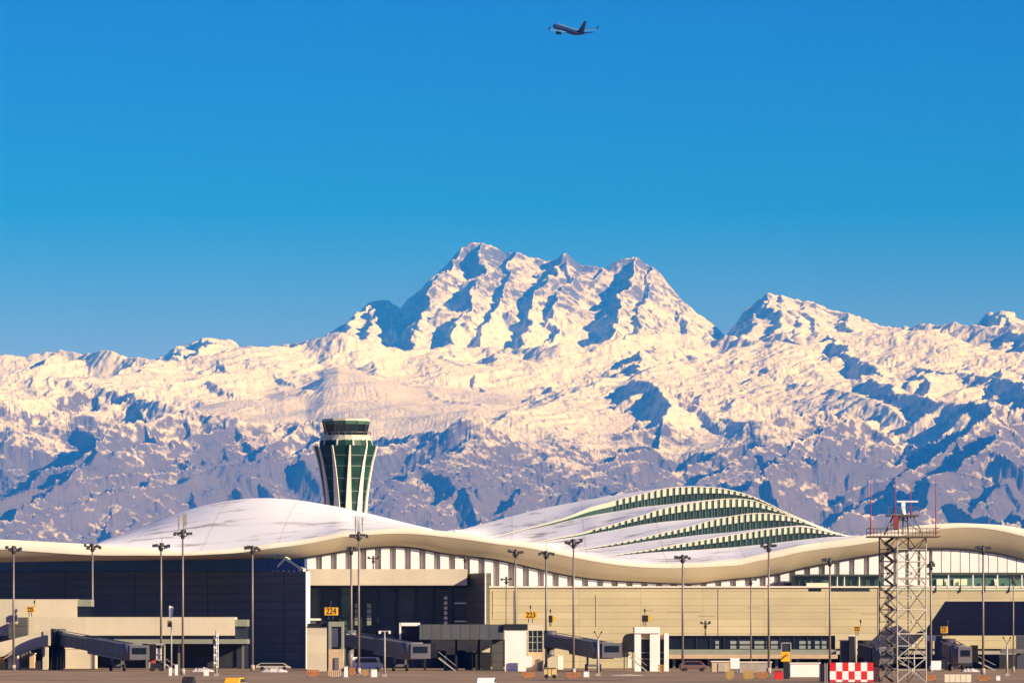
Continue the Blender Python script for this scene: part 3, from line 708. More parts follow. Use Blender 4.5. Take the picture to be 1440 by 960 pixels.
# cream link block standing before it
link = thing('gate_building', (X(160, 950), 950, 0), 'low cream gate building running along the dark pier, with the sloping walkway before it', 'building')
YB = 950.0
MB().pbox(-170, 108, 842, 893, YB, 9).build('wall', CREAM2, link)
MB().pbox(108.1, 330, 867, 893, YB, 9).build('wall', CREAM2, link)
MB().pbox(108.1, 128, 842.5, 852, YB + .5, 7).build('roof_box', mat('grey_green_panel', (0, 0, 0)), link)
MB().pbox(108.2, 127.6, 852.1, 866.9, YB + .9, 7).build('window', DGLASS, link)
MB().pbox(-170, 108, 893.1, 902, YB + 1, 6).build('window_strip', DGLASS2, link)
MB().pbox(160, 347, 893.1, 898, YB + 1, 6).build('window_strip', DGLASS2, link)
for p_ in (198, 219, 240, 263, 285, 307, 329): MB().pbox(p_, p_ + 1.2, 893.1, 900, YB + .6, .4).build('mullion', FRAME, link)
MB().pbox(160, 348, 898.1, 904.5, YB + .2, 8).build('ledge', mat('grey_green_panel', (0, 0, 0)), link)
MB().pbox(330.4, 348, 870.5, 880, YB + .3, 7).build('roof_box', MATS['grey_green_panel'], link)
MB().pbox(330.6, 347.5, 880.1, 897.9, YB + .7, 6).build('window', DGLASS2, link)
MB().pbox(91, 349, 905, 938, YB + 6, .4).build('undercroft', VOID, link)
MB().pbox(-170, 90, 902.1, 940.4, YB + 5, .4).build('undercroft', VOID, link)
for p_ in (170, 205, 250, 300, 340): MB().pbox(p_, p_ + 3.2, 904.6, 940.6, YB + 2, .5).build('column', GREY, link)
for a, b, c, d in ((12, 25, 877, 897), (25.3, 38.5, 867.5, 897)):
    tag(MB().pbox(a, b, c, d, YB - 4, 2.8).build('roof_unit', DARK_SHADE), 'dark blue boxy unit on the walkway, ' + ('the lower left one of the pair' if a < 20 else 'the taller right one of the pair'), 'plant unit', 'dark units above the walkway')
def solid_block(a, b, c, d, Y, dep, m, name, label, cat, trim=None):
    t_ = thing(name, (X((a + b) / 2, Y), Y, 0), label, cat)
    MB().pbox(a, b, c, d, Y, dep).build('wall', m, t_)
    x0, x1 = X(a, Y), X(b, Y); z = Z(c, Y)
    MB().box(x0 - .12, x1 + .12, Y - .12, Y + dep + .12, z, z + .16).build('coping', trim or LIP, t_)
    return t_
solid_block(92, 134, 911.5, 939.6, 945, 5, CREAM2, 'equipment_shed', 'plain cream shed under the grey tunnel of the leftmost boarding bridge', 'shed')
# ------------------------------------------------------------------ dark slab on the right, standing in for a shadow on the wall
wing = thing('shadow_slab', (X(1360, 970), 970, 0), 'dark raised slab with a slanted end, added for a shadow on the terminal behind the lattice mast', 'shadow slab')
def wr(px_, py_):
    t = (px_ - 1288) / 312.0; Y = 977.4 - 38 * t; return (X(px_, Y), Y, Z(py_, Y))
MB().extrude([wr(1329, 845), wr(1308, 876), wr(1302, 884), wr(1288, 889), wr(1288, 893), wr(1600, 893), wr(1600, 845)], (.9, .9, 0)).build('wall', mat('slate_and_shadow', (.055, .062, .085), .6, var=.12, scale=.1, panel=(6, 2.0, .05), seam=.7), wing)  # slanted cast shadow on the wall, built as a dark slab
for a, b in ((1303.5, 1311.5), (1315, 1325), (1430, 1444)): MB().pbox(a, b, 893.2, 942.6, 970, 1.6).build('column', mat('slate_and_shadow', (0, 0, 0)), wing)
MB().pbox(1302, 1316, 893.3, 900.5, 969, .9).build('beam_end', PALE, wing)
MB().pbox(1408, 1440, 912, 918, 968.5, 2).build('beam', GREY, wing)
MB().pbox(1326, 1430, 919.5, 939.5, 974, .6).build('undercroft', VOID, wing)

# ------------------------------------------------------------------ control tower
YT = 1300.0
tw = thing('control_tower', (X(487, YT), YT, 0), 'flared green glass control tower with cream ribs behind the terminal roof', 'control tower')
cx_, sc = X(486.5, YT), YT / F
def ring(r, py_, n=10, rot=0.0, sq=1.0): return [(cx_ + r * sc * math.sin(2 * math.pi * (i + rot) / n), YT - r * sc * math.cos(2 * math.pi * (i + rot) / n), Z(py_, YT)) for i in range(n)]
def loft(rings, name, m, parent, cap=True):
    mb_ = MB(); n = len(rings[0])
    for a, b in zip(rings, rings[1:]):
        for i in range(n): mb_.face([a[i], a[(i + 1) % n], b[(i + 1) % n], b[i]])
    if cap: mb_.face(rings[0]); mb_.face(rings[-1])
    return mb_.build(name, m, parent)
prof = [(892, 26), (770, 27), (730, 28.2), (700, 30.8), (675, 34.4), (650, 39.2), (627, 45.5)]
NR = 11; ROT = .28
shaft = loft([ring(r - .8, q, NR, ROT) for q, r in prof], 'shaft_glazing', TGLASS, tw)
for q in (640, 655, 672, 690, 706, 722):
    r = float(interp([(a, b) for a, b in sorted(prof)], q)) - .4
    a = ring(r, q, NR, ROT); b = ring(r, q + 1.6, NR, ROT)
    m_ = MB()
    for i in range(NR): m_.face([a[i], a[(i + 1) % NR], b[(i + 1) % NR], b[i]])
    m_.build('floor_band', mat('green_grey_band', (.06, .10, .08), .5), shaft)
for i in range(NR):
    t = 2 * math.pi * (i + ROT) / NR; d = Vector((math.sin(t), -math.cos(t), 0)); s_ = Vector((math.cos(t), math.sin(t), 0))
    mb_ = MB(); pts = []
    for q, r in prof:
        wd = (1.0 + (q - 627) / 95.0 * 3.6) if q < 730 else 4.9
        c = Vector((cx_, YT, Z(q, YT))) + d * (r + .6) * sc
        pts.append((c + s_ * wd * sc, c - s_ * wd * sc, c - s_ * wd * sc - d * 1.8 * sc, c + s_ * wd * sc - d * 1.8 * sc))
    for a, b in zip(pts, pts[1:]):
        for j in range(4): mb_.face([a[j], a[(j + 1) % 4], b[(j + 1) % 4], b[j]])
    mb_.face(pts[0]); mb_.face(pts[-1]); mb_.build('rib', LIP, tw)
loft([ring(37.5, 627, 20), ring(35.5, 619, 20)], 'upper_glazing', TGLASS, tw)
m_ = MB()
for i in range(10):
    a = ring(36.8, 627, 10, .5)[i]; b = ring(35.6, 618, 10, .5)[i]; m_.beam(a, b, .35, .35)
m_.build('upper_mullion', LIP, tw)
loft([ring(35.5, 619.5, 24), ring(34.5, 612.2, 24)], 'gallery_ring', mat('pale_green_ring', (.46, .46, .34), .5), tw)
m_ = MB()
for i in range(24):
    a = ring(35.6, 612.2, 24)[i]; b = ring(35.6, 608, 24)[i]; a2 = ring(35.6, 608, 24)[(i + 1) % 24]; m_.tube(a, b, .06, n=4); m_.tube(b, a2, .06, n=4)
m_.build('gallery_railing', GREY, tw)
cab = loft([ring(28.5, 612.0, 12), ring(33.2, 592.5, 12)], 'cab_glazing', mat('cab_glass', (.003, .010, .010), .12, var=.6, scale=.3, spec=.5), tw)
a, b = ring(28.7, 612, 12), ring(33.4, 592.5, 12)
for i in range(12): MB().beam(a[i], b[i], .2, .2).build('cab_mullion', FRAME, cab)
loft([ring(32.6, 597, 12), ring(33.8, 592.4, 12)], 'sun_band', mat('green_blind', (.05, .12, .08), .4), cab)
loft([ring(34.2, 592.3, 12), ring(33.4, 589.3, 12), ring(24, 588.6, 12)], 'cab_roof', mat('pale_green_ring', (0, 0, 0)), tw)
m_ = MB()
for dx, h in ((-22, 3), (-14, 5), (-6, 9), (0, 4), (9, 6), (17, 4), (24, 3), (5, 15)):
    c = (cx_ + dx * sc, YT, Z(588.6, YT)); m_.tube(c, (c[0], c[1], c[2] + h * sc), .09, .05, n=5)
m_.build('aerial', GREY, tw)

# ------------------------------------------------------------------ floodlight masts
LREF = 'floodlight masts along the terminal'
def mast(px_, top, Y, label, base=None, panels=False, rod=None, short=False, zb=0.0, wide=12, seed=1):
    rr_ = random.Random(seed); x = X(px_, Y); zt = Z(top, Y); k = Y / F
    t = thing('floodlight_mast', (x, Y, zb), label, 'floodlight mast', LREF if not short else 'short lamp posts at the terminal')
    r = 1.55 * k if not short else 1.0 * k
    MB().tube((x, Y, zb), (x, Y, zt + .3), r * 1.15, r * .8, n=10).build('pole', POLE, t)
    if zb == 0: MB().tube((x, Y, 0), (x, Y, .9), r * 2.2, r * 2.0, n=10).build('base', CONC, t)
    w_ = wide * k
    fr = MB().beam((x - w_, Y, zt), (x + w_, Y, zt + rr_.uniform(-.1, .1)), .16, .2).beam((x - w_ * .45, Y + .5, zt - .5), (x + w_ * .45, Y + .5, zt - .5), .14, .16)
    fr.tube((x, Y, zt - .9), (x, Y, zt + .5), r * 1.8, r * 1.4, n=8).build('head_frame', LAMP, t)
    n_ = 3 if short else 6
    for i in range(n_):
        f_ = -1 + 2 * i / (n_ - 1); lx = x + f_ * w_ * .95; lz = zt + rr_.uniform(-.35, .25)
        s_ = (1.5 if short else 2.0) * k * rr_.uniform(.85, 1.25)
        m_ = MB(); m_.extrude([(lx - s_, Y - .25, lz - s_ * .9), (lx + s_, Y - .25, lz - s_ * .9), (lx + s_, Y - .05, lz + s_ * .8), (lx - s_, Y - .05, lz + s_ * .8)], (0, .45, .1))
        m_.build('floodlight', LAMP, t)
    if rod: MB().tube((x + .1, Y, zt), (x + .1, Y, Z(rod, Y)), .05, .02, n=5).build('lightning_rod', GREY, t)
    if panels:
        for dx, h0, h1, wd in panels:
            MB().box(x + (dx - wd) * k, x + (dx + wd) * k, Y - .2, Y + .2, Z(h1, Y), Z(h0, Y)).build('antenna_panel', mat('antenna_grey', (.27, .24, .21), .5), t)
            MB().tube((x + dx * k, Y + .25, Z(h1 + 8, Y)), (x + dx * k, Y + .25, Z(h0 - 2, Y)), .06, n=5).build('antenna_bracket', GREY, t)
    return t
mast(19, 771, 930, 'floodlight mast at the far left edge, rising behind the dark units', seed=1, wide=10)
mast(130, 768, 962, 'floodlight mast left of the pier windows, thin whip aerials on its head', rod=748, seed=2, wide=11)
mast(226.5, 767, 925, 'floodlight mast with a thin rod, just left of the mast with antenna panels', rod=750, seed=3, wide=11)
mast(257, 748.5, 830, 'tall floodlight mast carrying grey antenna panels, before the dark pier', panels=((-5.8, 726, 738, 1.2), (1.8, 723, 738, 1.9), (4.6, 723, 737, .9)), rod=719, seed=4, wide=12)
mast(355, 771, 930, 'floodlight mast before the right part of the dark pier, left of the end wall', seed=5, wide=10)
mast(494, 772, 945, 'slimmer floodlight mast directly left of the antenna mast before the glazed recess', seed=6, wide=5)
mast(504.5, 751.5, 840, 'tall floodlight mast with antenna panels before the glazed recess', panels=((-4.5, 728, 742, 1.2), (5.0, 728, 741, .9), (-1.0, 731, 740, .7)), rod=726, seed=7, wide=12)
mast(725, 776, 950, 'floodlight mast before the cream wall, first right of the dark return wall', seed=8, wide=10)
mast(768, 778, 955, 'floodlight mast with a tall rod beside the small side-on gate sign', rod=757, seed=9, wide=10)
mast(806.5, 762, 830, 'thick floodlight mast standing before the middle boarding bridge tunnel', seed=10, wide=11)
mast(960, 783.5, 925, 'floodlight mast at the left end of the low window band', seed=11, wide=10)
mast(1081, 767.5, 850, 'floodlight mast under the right slope of the stepped skylights', seed=12, wide=10)
mast(1167, 788, 900, 'floodlight mast at the right end of the low window band', seed=13, wide=10)
mast(1382.5, 771, 835, 'floodlight mast before the dark shadow slab on the right', seed=14, wide=10)
mast(1309, 793, 900, 'slim mast seen just right of the lattice mast', seed=15, wide=4)
mast(712, 814, 965, 'short lamp post left of the first mast on the cream wall', short=True, seed=16, wide=7)
mast(1056, 815, 905, 'short lamp post left of the mast under the stepped skylights', short=True, seed=17, wide=7)
mast(1425, 813, 880, 'short lamp post near the right edge of the shadow slab', short=True, seed=18, wide=7)
mast(525, 785, 983, 'left lamp on the canopy above the glazed recess', short=True, zb=Z(799.5, 981.5), seed=19, wide=7)
mast(654, 783.5, 983, 'right lamp on the canopy above the glazed recess', short=True, zb=Z(799.5, 981.5), seed=20, wide=7)
mast(992, 876, 950, 'small lamp post just above the window band, right of the white portal', short=True, seed=21, wide=6, zb=Z(893, 950))

# ------------------------------------------------------------------ lattice radar mast
YR = 695.0
kx = YR / F
lt = thing('lattice_mast', (X(1270, YR), YR, 0), 'square steel lattice mast with a radar and four red whip aerials on top', 'radar mast')
def lp(px_, dep, z): return (X(px_, YR), YR + dep, z)
legs = [(1237.5, 1.2), (1260.5, -1.6), (1303.5, 1.5), (1280.5, 4.2)]
ztop = Z(755, YR)
legm = []
for i, (p_, d_) in enumerate(legs): MB().tube(lp(p_, d_, 0), lp(p_, d_, ztop), .095, n=6).build('leg', STEEL if i in (1, 2) else DSTEEL, lt)  # sun and shade painted in: lighter front and right legs, darker others
nb_ = 6; hb = ztop / nb_
for side in range(4):
    a, b = legs[side], legs[(side + 1) % 4]
    m_ = MB()
    for k in range(nb_):
        z0, z1 = k * hb, (k + 1) * hb; zm = (z0 + z1) / 2; mid = ((a[0] + b[0]) / 2, (a[1] + b[1]) / 2)
        m_.tube(lp(*a, z0), lp(*mid, zm), .055, n=5).tube(lp(*b, z0), lp(*mid, zm), .055, n=5)
        m_.tube(lp(*a, z1), lp(*mid, zm), .055, n=5).tube(lp(*b, z1), lp(*mid, zm), .055, n=5)
        m_.tube(lp(*a, z1), lp(*b, z1), .07, n=5)
        if side in (0, 1): m_.tube(lp(*a, zm), lp(*b, zm), .05, n=5)
        m_.tube(lp(*mid, zm - .18), lp(*mid, zm + .18), .2, n=6)
    m_.build('bracing', STEEL if side == 1 else DSTEEL, lt)  # the sunlit side gets the lighter steel, shaded sides the darker
m_ = MB()
for k in range(nb_ * 4):                                    # stair flights inside
    z0 = k * ztop / (nb_ * 4); a = (1246, .6) if k % 2 else (1258, 2.0); b = (1258, 2.0) if k % 2 else (1246, .6)
    m_.beam(lp(*a, z0), lp(*b, z0 + ztop / (nb_ * 4)), .5, .08)
m_.build('stair', DSTEEL, lt)
cab_z = ztop
pf = MB().box(X(1221, YR), X(1321, YR), YR - 2.2, YR + 4.6, ztop, ztop + .14).build('platform', DSTEEL, lt)
m_ = MB()
for p_ in np.arange(1222, 1321, 9.9):
    for d_ in (-2.1, 4.5): m_.tube(lp(p_, d_, ztop), lp(p_, d_, ztop + 1.15), .045, n=4)
for d_ in (-2.1, 4.5):
    for h in (.6, 1.15): m_.tube(lp(1222, d_, ztop + h), lp(1320, d_, ztop + h), .045, n=4)
for p_ in (1222, 1320):
    for h in (.6, 1.15): m_.tube(lp(p_, -2.1, ztop + h), lp(p_, 4.5, ztop + h), .045, n=4)
m_.build('railing', DSTEEL, pf)
z2 = Z(725.5, YR)
m_ = MB(); up = [((1243, -1), (1256, 0)), ((1262, -1.5), (1264, -.6)), ((1298, 0), (1285, .5)), ((1280, 3.5), (1278, 2.2)), ((1270, 0), (1270, 0))]
for a, b in up: m_.tube(lp(*a, ztop + .3), lp(*b, z2), .10, n=5)
m_.tube(lp(1246, -.8, ztop + 1.2), lp(1278, 2, z2), .07, n=5).tube(lp(1296, 0, ztop + .5), lp(1264, -.6, z2), .07, n=5)
m_.build('upper_frame', DSTEEL, lt)
p2 = MB().box(X(1248, YR), X(1292, YR), YR - 1.4, YR + 3.2, z2, z2 + .2).build('upper_platform', DSTEEL, lt)
m_ = MB()
for p_ in (1248.5, 1256, 1264, 1275, 1284, 1291.5): m_.tube(lp(p_, -1.3, z2), lp(p_, -1.3, z2 + 1.1), .04, n=4)
for h in (.6, 1.1): m_.tube(lp(1248.5, -1.3, z2 + h), lp(1291.5, -1.3, z2 + h), .04, n=4)
m_.build('railing', DSTEEL, p2)
rd = MB().tube(lp(1270, 0, z2), lp(1270, 0, z2 + 1.0), .38, .25, n=12).box(X(1267.5, YR), X(1273, YR), YR - .3, YR + .4, z2 + .9, z2 + 1.75)
rd = rd.build('radar_housing', WHITE, lt)
MB().box(X(1261, YR), X(1291, YR), YR - .25, YR + .05, z2 + 1.78, z2 + 1.96).build('radar_scanner', WHITE, rd)
MB().box(X(1255.5, YR), X(1261.5, YR), YR - 1.9, YR - 1.3, Z(745, YR), Z(727, YR)).build('equipment_box', REDW, lt)
for p_, t_, b_, d_ in ((1223, 675, 752, -2.1), (1258, 670, 740, -1.4), (1283, 679, 728, 3), (1318.5, 671, 752, 3)):
    MB().tube(lp(p_, d_, Z(b_, YR)), lp(p_, d_, Z(t_, YR)), .085, .035, n=6).build('whip_aerial', mat('aerial_red', (.30, .02, .04), .5), lt)
MB().box(X(1262, YR), X(1306, YR), YR - 1.2, YR - 1.0, Z(814.5, YR), Z(811.5, YR)).build('catwalk', STEEL, lt)

# ------------------------------------------------------------------ gate signs
def gate_sign(a, b, c, d, Y, text, label, side=False, posts=True, beacon=1):
    t = thing('gate_sign', (X((a + b) / 2, Y), Y, Z(d, Y)), label, 'gate sign', 'yellow gate number signs')
    x0, x1, z0, z1 = X(a, Y), X(b, Y), Z(d, Y), Z(c, Y)
    bo = MB().box(x0, x1, Y, Y + (.35 if not side else 1.6), z0, z1).build('sign_box', YELLOW if not side else BLACK, t)
    if side: MB().box(x1, x1 + .5, Y + .1, Y + 1.5, z0 + .1, z1 - .1).build('sign_face', YELLOW, t)
    if text:
        cu = bpy.data.curves.new('digits', 'FONT'); cu.body = text; cu.align_x = 'CENTER'; cu.align_y = 'CENTER'; cu.size = (z1 - z0) * 1.12; cu.extrude = .02; cu.offset = .02
        w_ = (x1 - x0) * .86 / (len(text) * cu.size * .56)
        o = bpy.data.objects.new('digits', cu); col.objects.link(o); o.parent = bo; o.rotation_euler = (R(90), 0, 0)
        o.location = Vector(((x0 + x1) / 2, Y - .03, (z0 + z1) / 2)) - t.location; o.scale = (w_, 1, 1); cu.materials.append(DIGIT)
        bpy.context.view_layer.update(); dm_ = bpy.data.meshes.new_from_object(o.evaluated_get(bpy.context.evaluated_depsgraph_get())); dm_.name = 'digits'
        o2 = bpy.data.objects.new('digits', dm_); col.objects.link(o2); o2.parent = bo; o2.rotation_euler = o.rotation_euler; o2.location = o.location; o2.scale = o.scale
        bpy.data.objects.remove(o); o2.name = 'digits'
    if posts:
        m_ = MB()
        for f_ in (.3, .62): m_.tube((x0 + (x1 - x0) * f_, Y + .2, z0 - .7), (x0 + (x1 - x0) * f_, Y + .2, z0), .08, n=5)
        m_.build('post', FRAME, t)
    m_ = MB(); xb = x0 + (x1 - x0) * (.45 if beacon == 1 else .98); m_.tube((xb, Y + .2, z1), (xb, Y + .2, z1 + 1.0), .05, n=5).tube((xb, Y + .2, z1 + .6), (xb, Y + .2, z1 + 1.1), .14, n=8)
    m_.build('beacon', FRAME, t)
gate_sign(37.5, 48.5, 852.5, 860.5, 948, '225', 'yellow gate number sign on the cream wall at far left', beacon=2)
gate_sign(456.5, 475.5, 853.5, 864.5, 955, '224', 'bright yellow gate number sign before the dark glass recess', beacon=1)
gate_sign(738, 755.5, 859.5, 869, 955, '223', 'yellow gate number sign left of the slim mast on the cream wall', beacon=1)
gate_sign(771.5, 777, 865, 874.5, 957, '', 'gate sign seen side-on right of the slim mast, dark side and yellow edge', side=True)
gate_sign(903, 911.5, 864.5, 873.5, 945, '', 'gate sign seen side-on above the white portal', side=True, posts=True)
gate_sign(1201, 1210.5, 880, 887.5, 930, '222', 'small yellow gate number sign left of the lattice mast', beacon=2)
gate_sign(1323, 1333, 880.5, 889.5, 940, '221', 'small yellow gate number sign on the dark shadow slab', beacon=2)

# ------------------------------------------------------------------ boarding bridges
def wheels(t, x, Y, zt, dx=1.1):
    fr = MB().box(x - dx, x - dx + .35, Y, Y + .4, .9, zt).box(x + dx - .35, x + dx, Y, Y + .4, .9, zt).box(x - dx, x + dx, Y - .1, Y + .5, .75, 1.15).build('wheel_frame', GREY, t)
    for s_ in (-1, 1):
        w_ = MB().tube((x + s_ * dx - .25, Y + .2, .6), (x + s_ * dx + .25, Y + .2, .6), .6, n=16).build('wheel', BLACK, fr)
def bridge(A, B, label, hgt=2.3, wid=2.6, cab_w=3.2, rot_r=1.9, cab_px=None, mt=TUNNEL, tall=None, cabd=0):
    A = Vector(A); B = Vector(B)
    t = thing('boarding_bridge', (A.x, A.y, 0), label, 'boarding bridge', 'boarding bridges')
    ro = MB().tube((A.x, A.y, A.z - hgt / 2 - .3), (A.x, A.y, A.z + hgt / 2 + .5), rot_r, n=16).build('rotunda', mt, t)
    MB().tube((A.x, A.y, 0), (A.x, A.y, A.z - hgt / 2 - .2), .7, n=12).build('rotunda_column', GREY, t)
    M = A.lerp(B, .52)
    MB().beam(A, M + (B - A) * .04, wid * .88, hgt * .86).build('tunnel_section', mt, t)
    MB().beam(M, B, wid, hgt).build('tunnel_section', mt, t)
    tr = MB(); d = (B - A); n_ = d.normalized(); s_ = n_.cross(Vector((0, 0, 1))).normalized()
    for sg in (-1, 1):
        tr.beam(A + s_ * sg * wid * .5 + Vector((0, 0, hgt * .5 + .05)), B + s_ * sg * wid * .5 + Vector((0, 0, hgt * .5 + .07)), .12, .12)
        tr.beam(M + s_ * sg * wid * .45 - Vector((0, 0, hgt * .5 + .15)), B + s_ * sg * wid * .45 - Vector((0, 0, hgt * .5 + .15)), .2, .3)
    tr.build('edge_rail', GREY, t)
    c = B + n_ * 1.2
    cb = MB().tube((c.x, c.y, c.z - hgt * .62), (c.x, c.y, c.z + hgt * .6), cab_w * .55, n=14).box(c.x - .2, c.x + cab_w * .95, c.y - 2.2, c.y + 1.0, c.z - hgt * .55, c.z + hgt * .5).build('cab', mat('cab_grey', (.14, .135, .15), .5), t)
    MB().box(c.x + .3, c.x + cab_w * .8, c.y - 2.3, c.y - 2.21, c.z - .3, c.z + .7).build('cab_window', DGLASS, cb)
    mb_ = MB()
    for k in range(5): mb_.box(c.x + cab_w * .95 + k * .22, c.x + cab_w * .95 + k * .22 + .14, c.y - 2.1 + k * .04, c.y + .8, c.z - hgt * .5, c.z + hgt * .58)
    mb_.build('bellows', BLACK, cb)
    wc = A.lerp(B, .84); wheels(t, wc.x, wc.y - .4, wc.z - hgt * .4)
    # service stair beside the cab
    st = MB(); zt = c.z - hgt * .5
    for k in range(9): st.box(c.x + cab_w + 1.3 - .1 + k * .28, c.x + cab_w + 1.3 + k * .28 + .25, c.y - .5, c.y + .4, zt * (1 - k / 9) - .05, zt * (1 - k / 9) + .02)
    st.beam((c.x + cab_w + 1.1, c.y - .5, zt + 1), (c.x + cab_w + 3.9, c.y - .5, 1.0), .08, .08); st.beam((c.x + cab_w + 1.1, c.y - .5, zt), (c.x + cab_w + 3.9, c.y - .5, 0.1), .1, .2)
    st.build('service_stair', STEEL, t)
    return t, c
# leftmost: cream fixed walkway, dark curtain at its rotunda, grey tunnel sloping to the right
wk = thing('fixed_walkway', (X(20, 942), 942, 0), 'cream sloping fixed walkway on steel posts at the far left', 'walkway')
MB().beam(P(-120, 943, 942), P(66, 896.5, 942), 2.6, 2.45).build('walkway_body', CREAM2, wk)
MB().pbox(61, 72.5, 886, 907, 940.5, 4).build('end_block', CREAM2, wk)
MB().beam(P(-60, 944, 940.3), P(58, 908.5, 940.3), .3, .35).build('lower_chord', mat('tan_pipe', (0, 0, 0)), wk)
m_ = MB(); m_.beam(P(2, 924.5, 942.6), P(58, 907.5, 942.6), .5, .7); m_.build('under_frame', BLACK, wk)
for p_, a in ((8, 925), (27, 919), (39, 915), (58, 908)): MB().pbox(p_, p_ + 2.2, a, 940.8, 941.5, .5).build('support_post', DSTEEL, wk)
MB().pbox(60, 67.5, 907.3, 940.9, 940.8, 1.2).build('pier_post', CREAM2, wk)
solid_block(11.5, 27, 920.5, 938.5, 948, 3, PALE, 'equipment_shed', 'small white shed under the cream walkway', 'shed')
solid_block(28.5, 40, 917, 938.3, 949, 3, DARK_SHADE, 'equipment_shed', 'dark blue shed under the cream walkway', 'shed')
solid_block(41, 48, 919, 938.8, 946, 3, TAN, 'equipment_shed', 'narrow tan shed under the cream walkway', 'shed')
solid_block(-14, 5, 924, 939, 940, 2, YELLOW, 'generator_cart', 'yellow ground unit at the far left edge', 'ground unit', BLACK)
_, c = bridge(P(82, 897, 938), P(182, 915.5, 905), 'grey boarding bridge sloping right before the cream shed, at the left', rot_r=1.3)
# dark curtain of the docking bellows hanging at the rotunda
m_ = MB(); prv = None
for k in range(13):
    a = k / 12; w0, w1 = 75 + a * 14, 67.5 + a * 21; yo = .35 * math.sin(k * 2.4)
    cur = (P(w0, 885.5 + abs(a - .55) * 6, 934 + yo), P(w1, 943.0, 934 + yo * 1.5))
    if prv: m_.extrude([prv[0], cur[0], cur[1], prv[1]], (0, .25, 0))
    prv = cur
tag(m_.build('tarpaulin', mat('dark_green_tarpaulin', (.012, .018, .016), .7, var=.4, scale=1.2), None), 'dark green tarpaulin hanging at the end of the cream walkway', 'tarpaulin')
# second: cream lift shaft and glazed stair box, tunnel sloping to the right
solid_block(431.5, 459.5, 881.5, 943.5, 905, 5, CREAM2, 'lift_shaft', 'tall cream block right of the dark pier corner', 'shaft block', BLACK)
MB_ = thing('roof_clutter', (X(446, 906), 906, Z(881.5, 906)), 'dark ventilation gear on top of the tall cream block', 'ventilation gear')
MB().pbox(432, 459, 876, 880.3, 907, 3).build('duct', BLACK, MB_); MB().pbox(437, 443, 873, 876, 907, 2).build('fan', GREY, MB_)
sb = thing('stair_box', (X(472, 905), 905, 0), 'glazed grey-green stair box on a tan base, beside the tall cream block', 'stair box')
MB().pbox(462, 483, 912.2, 943.2, 905, 4).build('base', TAN, sb)
MB().pbox(462, 483, 873.5, 880.5, 905, 4).build('head', mat('grey_green_panel', (0, 0, 0)), sb)
for a, b in ((462, 466), (480, 483)): MB().pbox(a, b, 880.6, 912, 905, 4).build('corner_post', MATS['grey_green_panel'], sb)
MB().pbox(466.1, 479.9, 880.8, 909, 905.3, 3.4).build('window', mat('slate_door', (0, 0, 0)), sb)
MB().pbox(470.5, 476.5, 924, 941, 904.8, .19).build('door', GREY, sb)
_, c2 = bridge(P(492, 899, 936), P(577, 914, 898), 'grey boarding bridge before the glazed recess, sloping right from the stair box', rot_r=1.1)
MB().pbox(487, 500, 890.5, 895.5, 934, 3).build('rotunda_cap', PALE, _)
# third, with the long dark overhead bridge
lb = thing('overhead_bridge', (X(650, 915), 915, 0), 'long dark grey overhead corridor from the recess to the white block', 'corridor')
MB().pbox(590, 708.5, 877.3, 898.5, 915, 5).build('corridor', TUNNEL, lb)
MB().pbox(563, 590, 875, 879.5, 918, 4).build('roof_edge', PALE, lb); MB().pbox(561.5, 564, 875, 908, 918, 1).build('white_post', PALE, lb)
MB().pbox(564.1, 589.8, 879.7, 908, 919, 3).build('dark_link', BLACK, lb)
MB().pbox(708.6, 742, 876.8, 885, 914.5, 5.5).build('corridor_end', mat('dark_frame', (0, 0, 0)), lb)
MB().pbox(692, 708, 885, 941.5, 916.5, 3).build('support_wall', DARK_SHADE, lb)
for p_ in (596, 640, 672): MB().pbox(p_, p_ + 3, 898.6, 941.5, 918, .8).build('column', BLACK, lb)
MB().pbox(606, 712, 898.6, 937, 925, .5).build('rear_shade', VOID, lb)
for k, (a, b) in enumerate(((627, 643), (655, 664), (669, 675), (678, 689))):
    tag(MB().pbox(a, b, 908 if k else 907.5, 916.5 if k else 920, 922.5, 1.2).build('cargo_box', CREAM2), ('large cream box with a dark band under the overhead corridor', 'left of three small white boxes under the overhead corridor', 'middle one of three small white boxes under the overhead corridor', 'right one of three small white boxes under the overhead corridor')[k], 'box', 'boxes under the overhead corridor')
    tag(MB().pbox(a - 1, b + 1, 916.6 if k else 920.1, 941.4, 922.3, 1.6).build('rack', BLACK), ('widest dark stand under the overhead corridor, below the large cream box', 'dark stand below the left small white box', 'dark stand below the middle small white box', 'dark stand below the right small white box')[k], 'stand', 'stands under the overhead corridor')
tag(MB().tube(P(626, 942.5, 912), P(626, 922, 912), .22, n=8).build('bollard', GREENM), 'green pipe post under the overhead corridor', 'post')
solid_block(710, 740, 885.3, 944, 902, 4.5, PALE, 'lift_shaft', 'tall white block at the right end of the overhead corridor', 'shaft block', BLACK)
s2_ = thing('stair_box', (X(752, 905), 905, 0), 'glazed stair box with a grid of panes, right of the tall white block', 'stair box')
MB().pbox(742.5, 764, 916.2, 943.3, 905, 4).build('base', TAN, s2_)
MB().pbox(742.5, 764, 878, 886, 905, 4).build('head', CREAM2, s2_)
MB().pbox(742.6, 763.6, 886.1, 916, 905.4, 3).build('window', DGLASS2, s2_)
m_ = MB()
for p_ in (742.5, 748.5, 755, 762.5): m_.pbox(p_, p_ + 1.2, 886, 916.2, 905.1, .25)
for q_ in (894, 902, 912.5): m_.pbox(742.5, 763.8, q_, q_ + 1, 905.15, .2)
m_.build('window_frame', MATS['grey_green_panel'], s2_)
MB().pbox(755.5, 760, 926, 942, 904.8, .19).build('door', GREY, s2_)
tag(MB().pbox(735.5, 748.5, 922, 937, 900.5, .25).build('notice_board', WHITE), 'white board leaning against the base of the right glazed stair box', 'board')
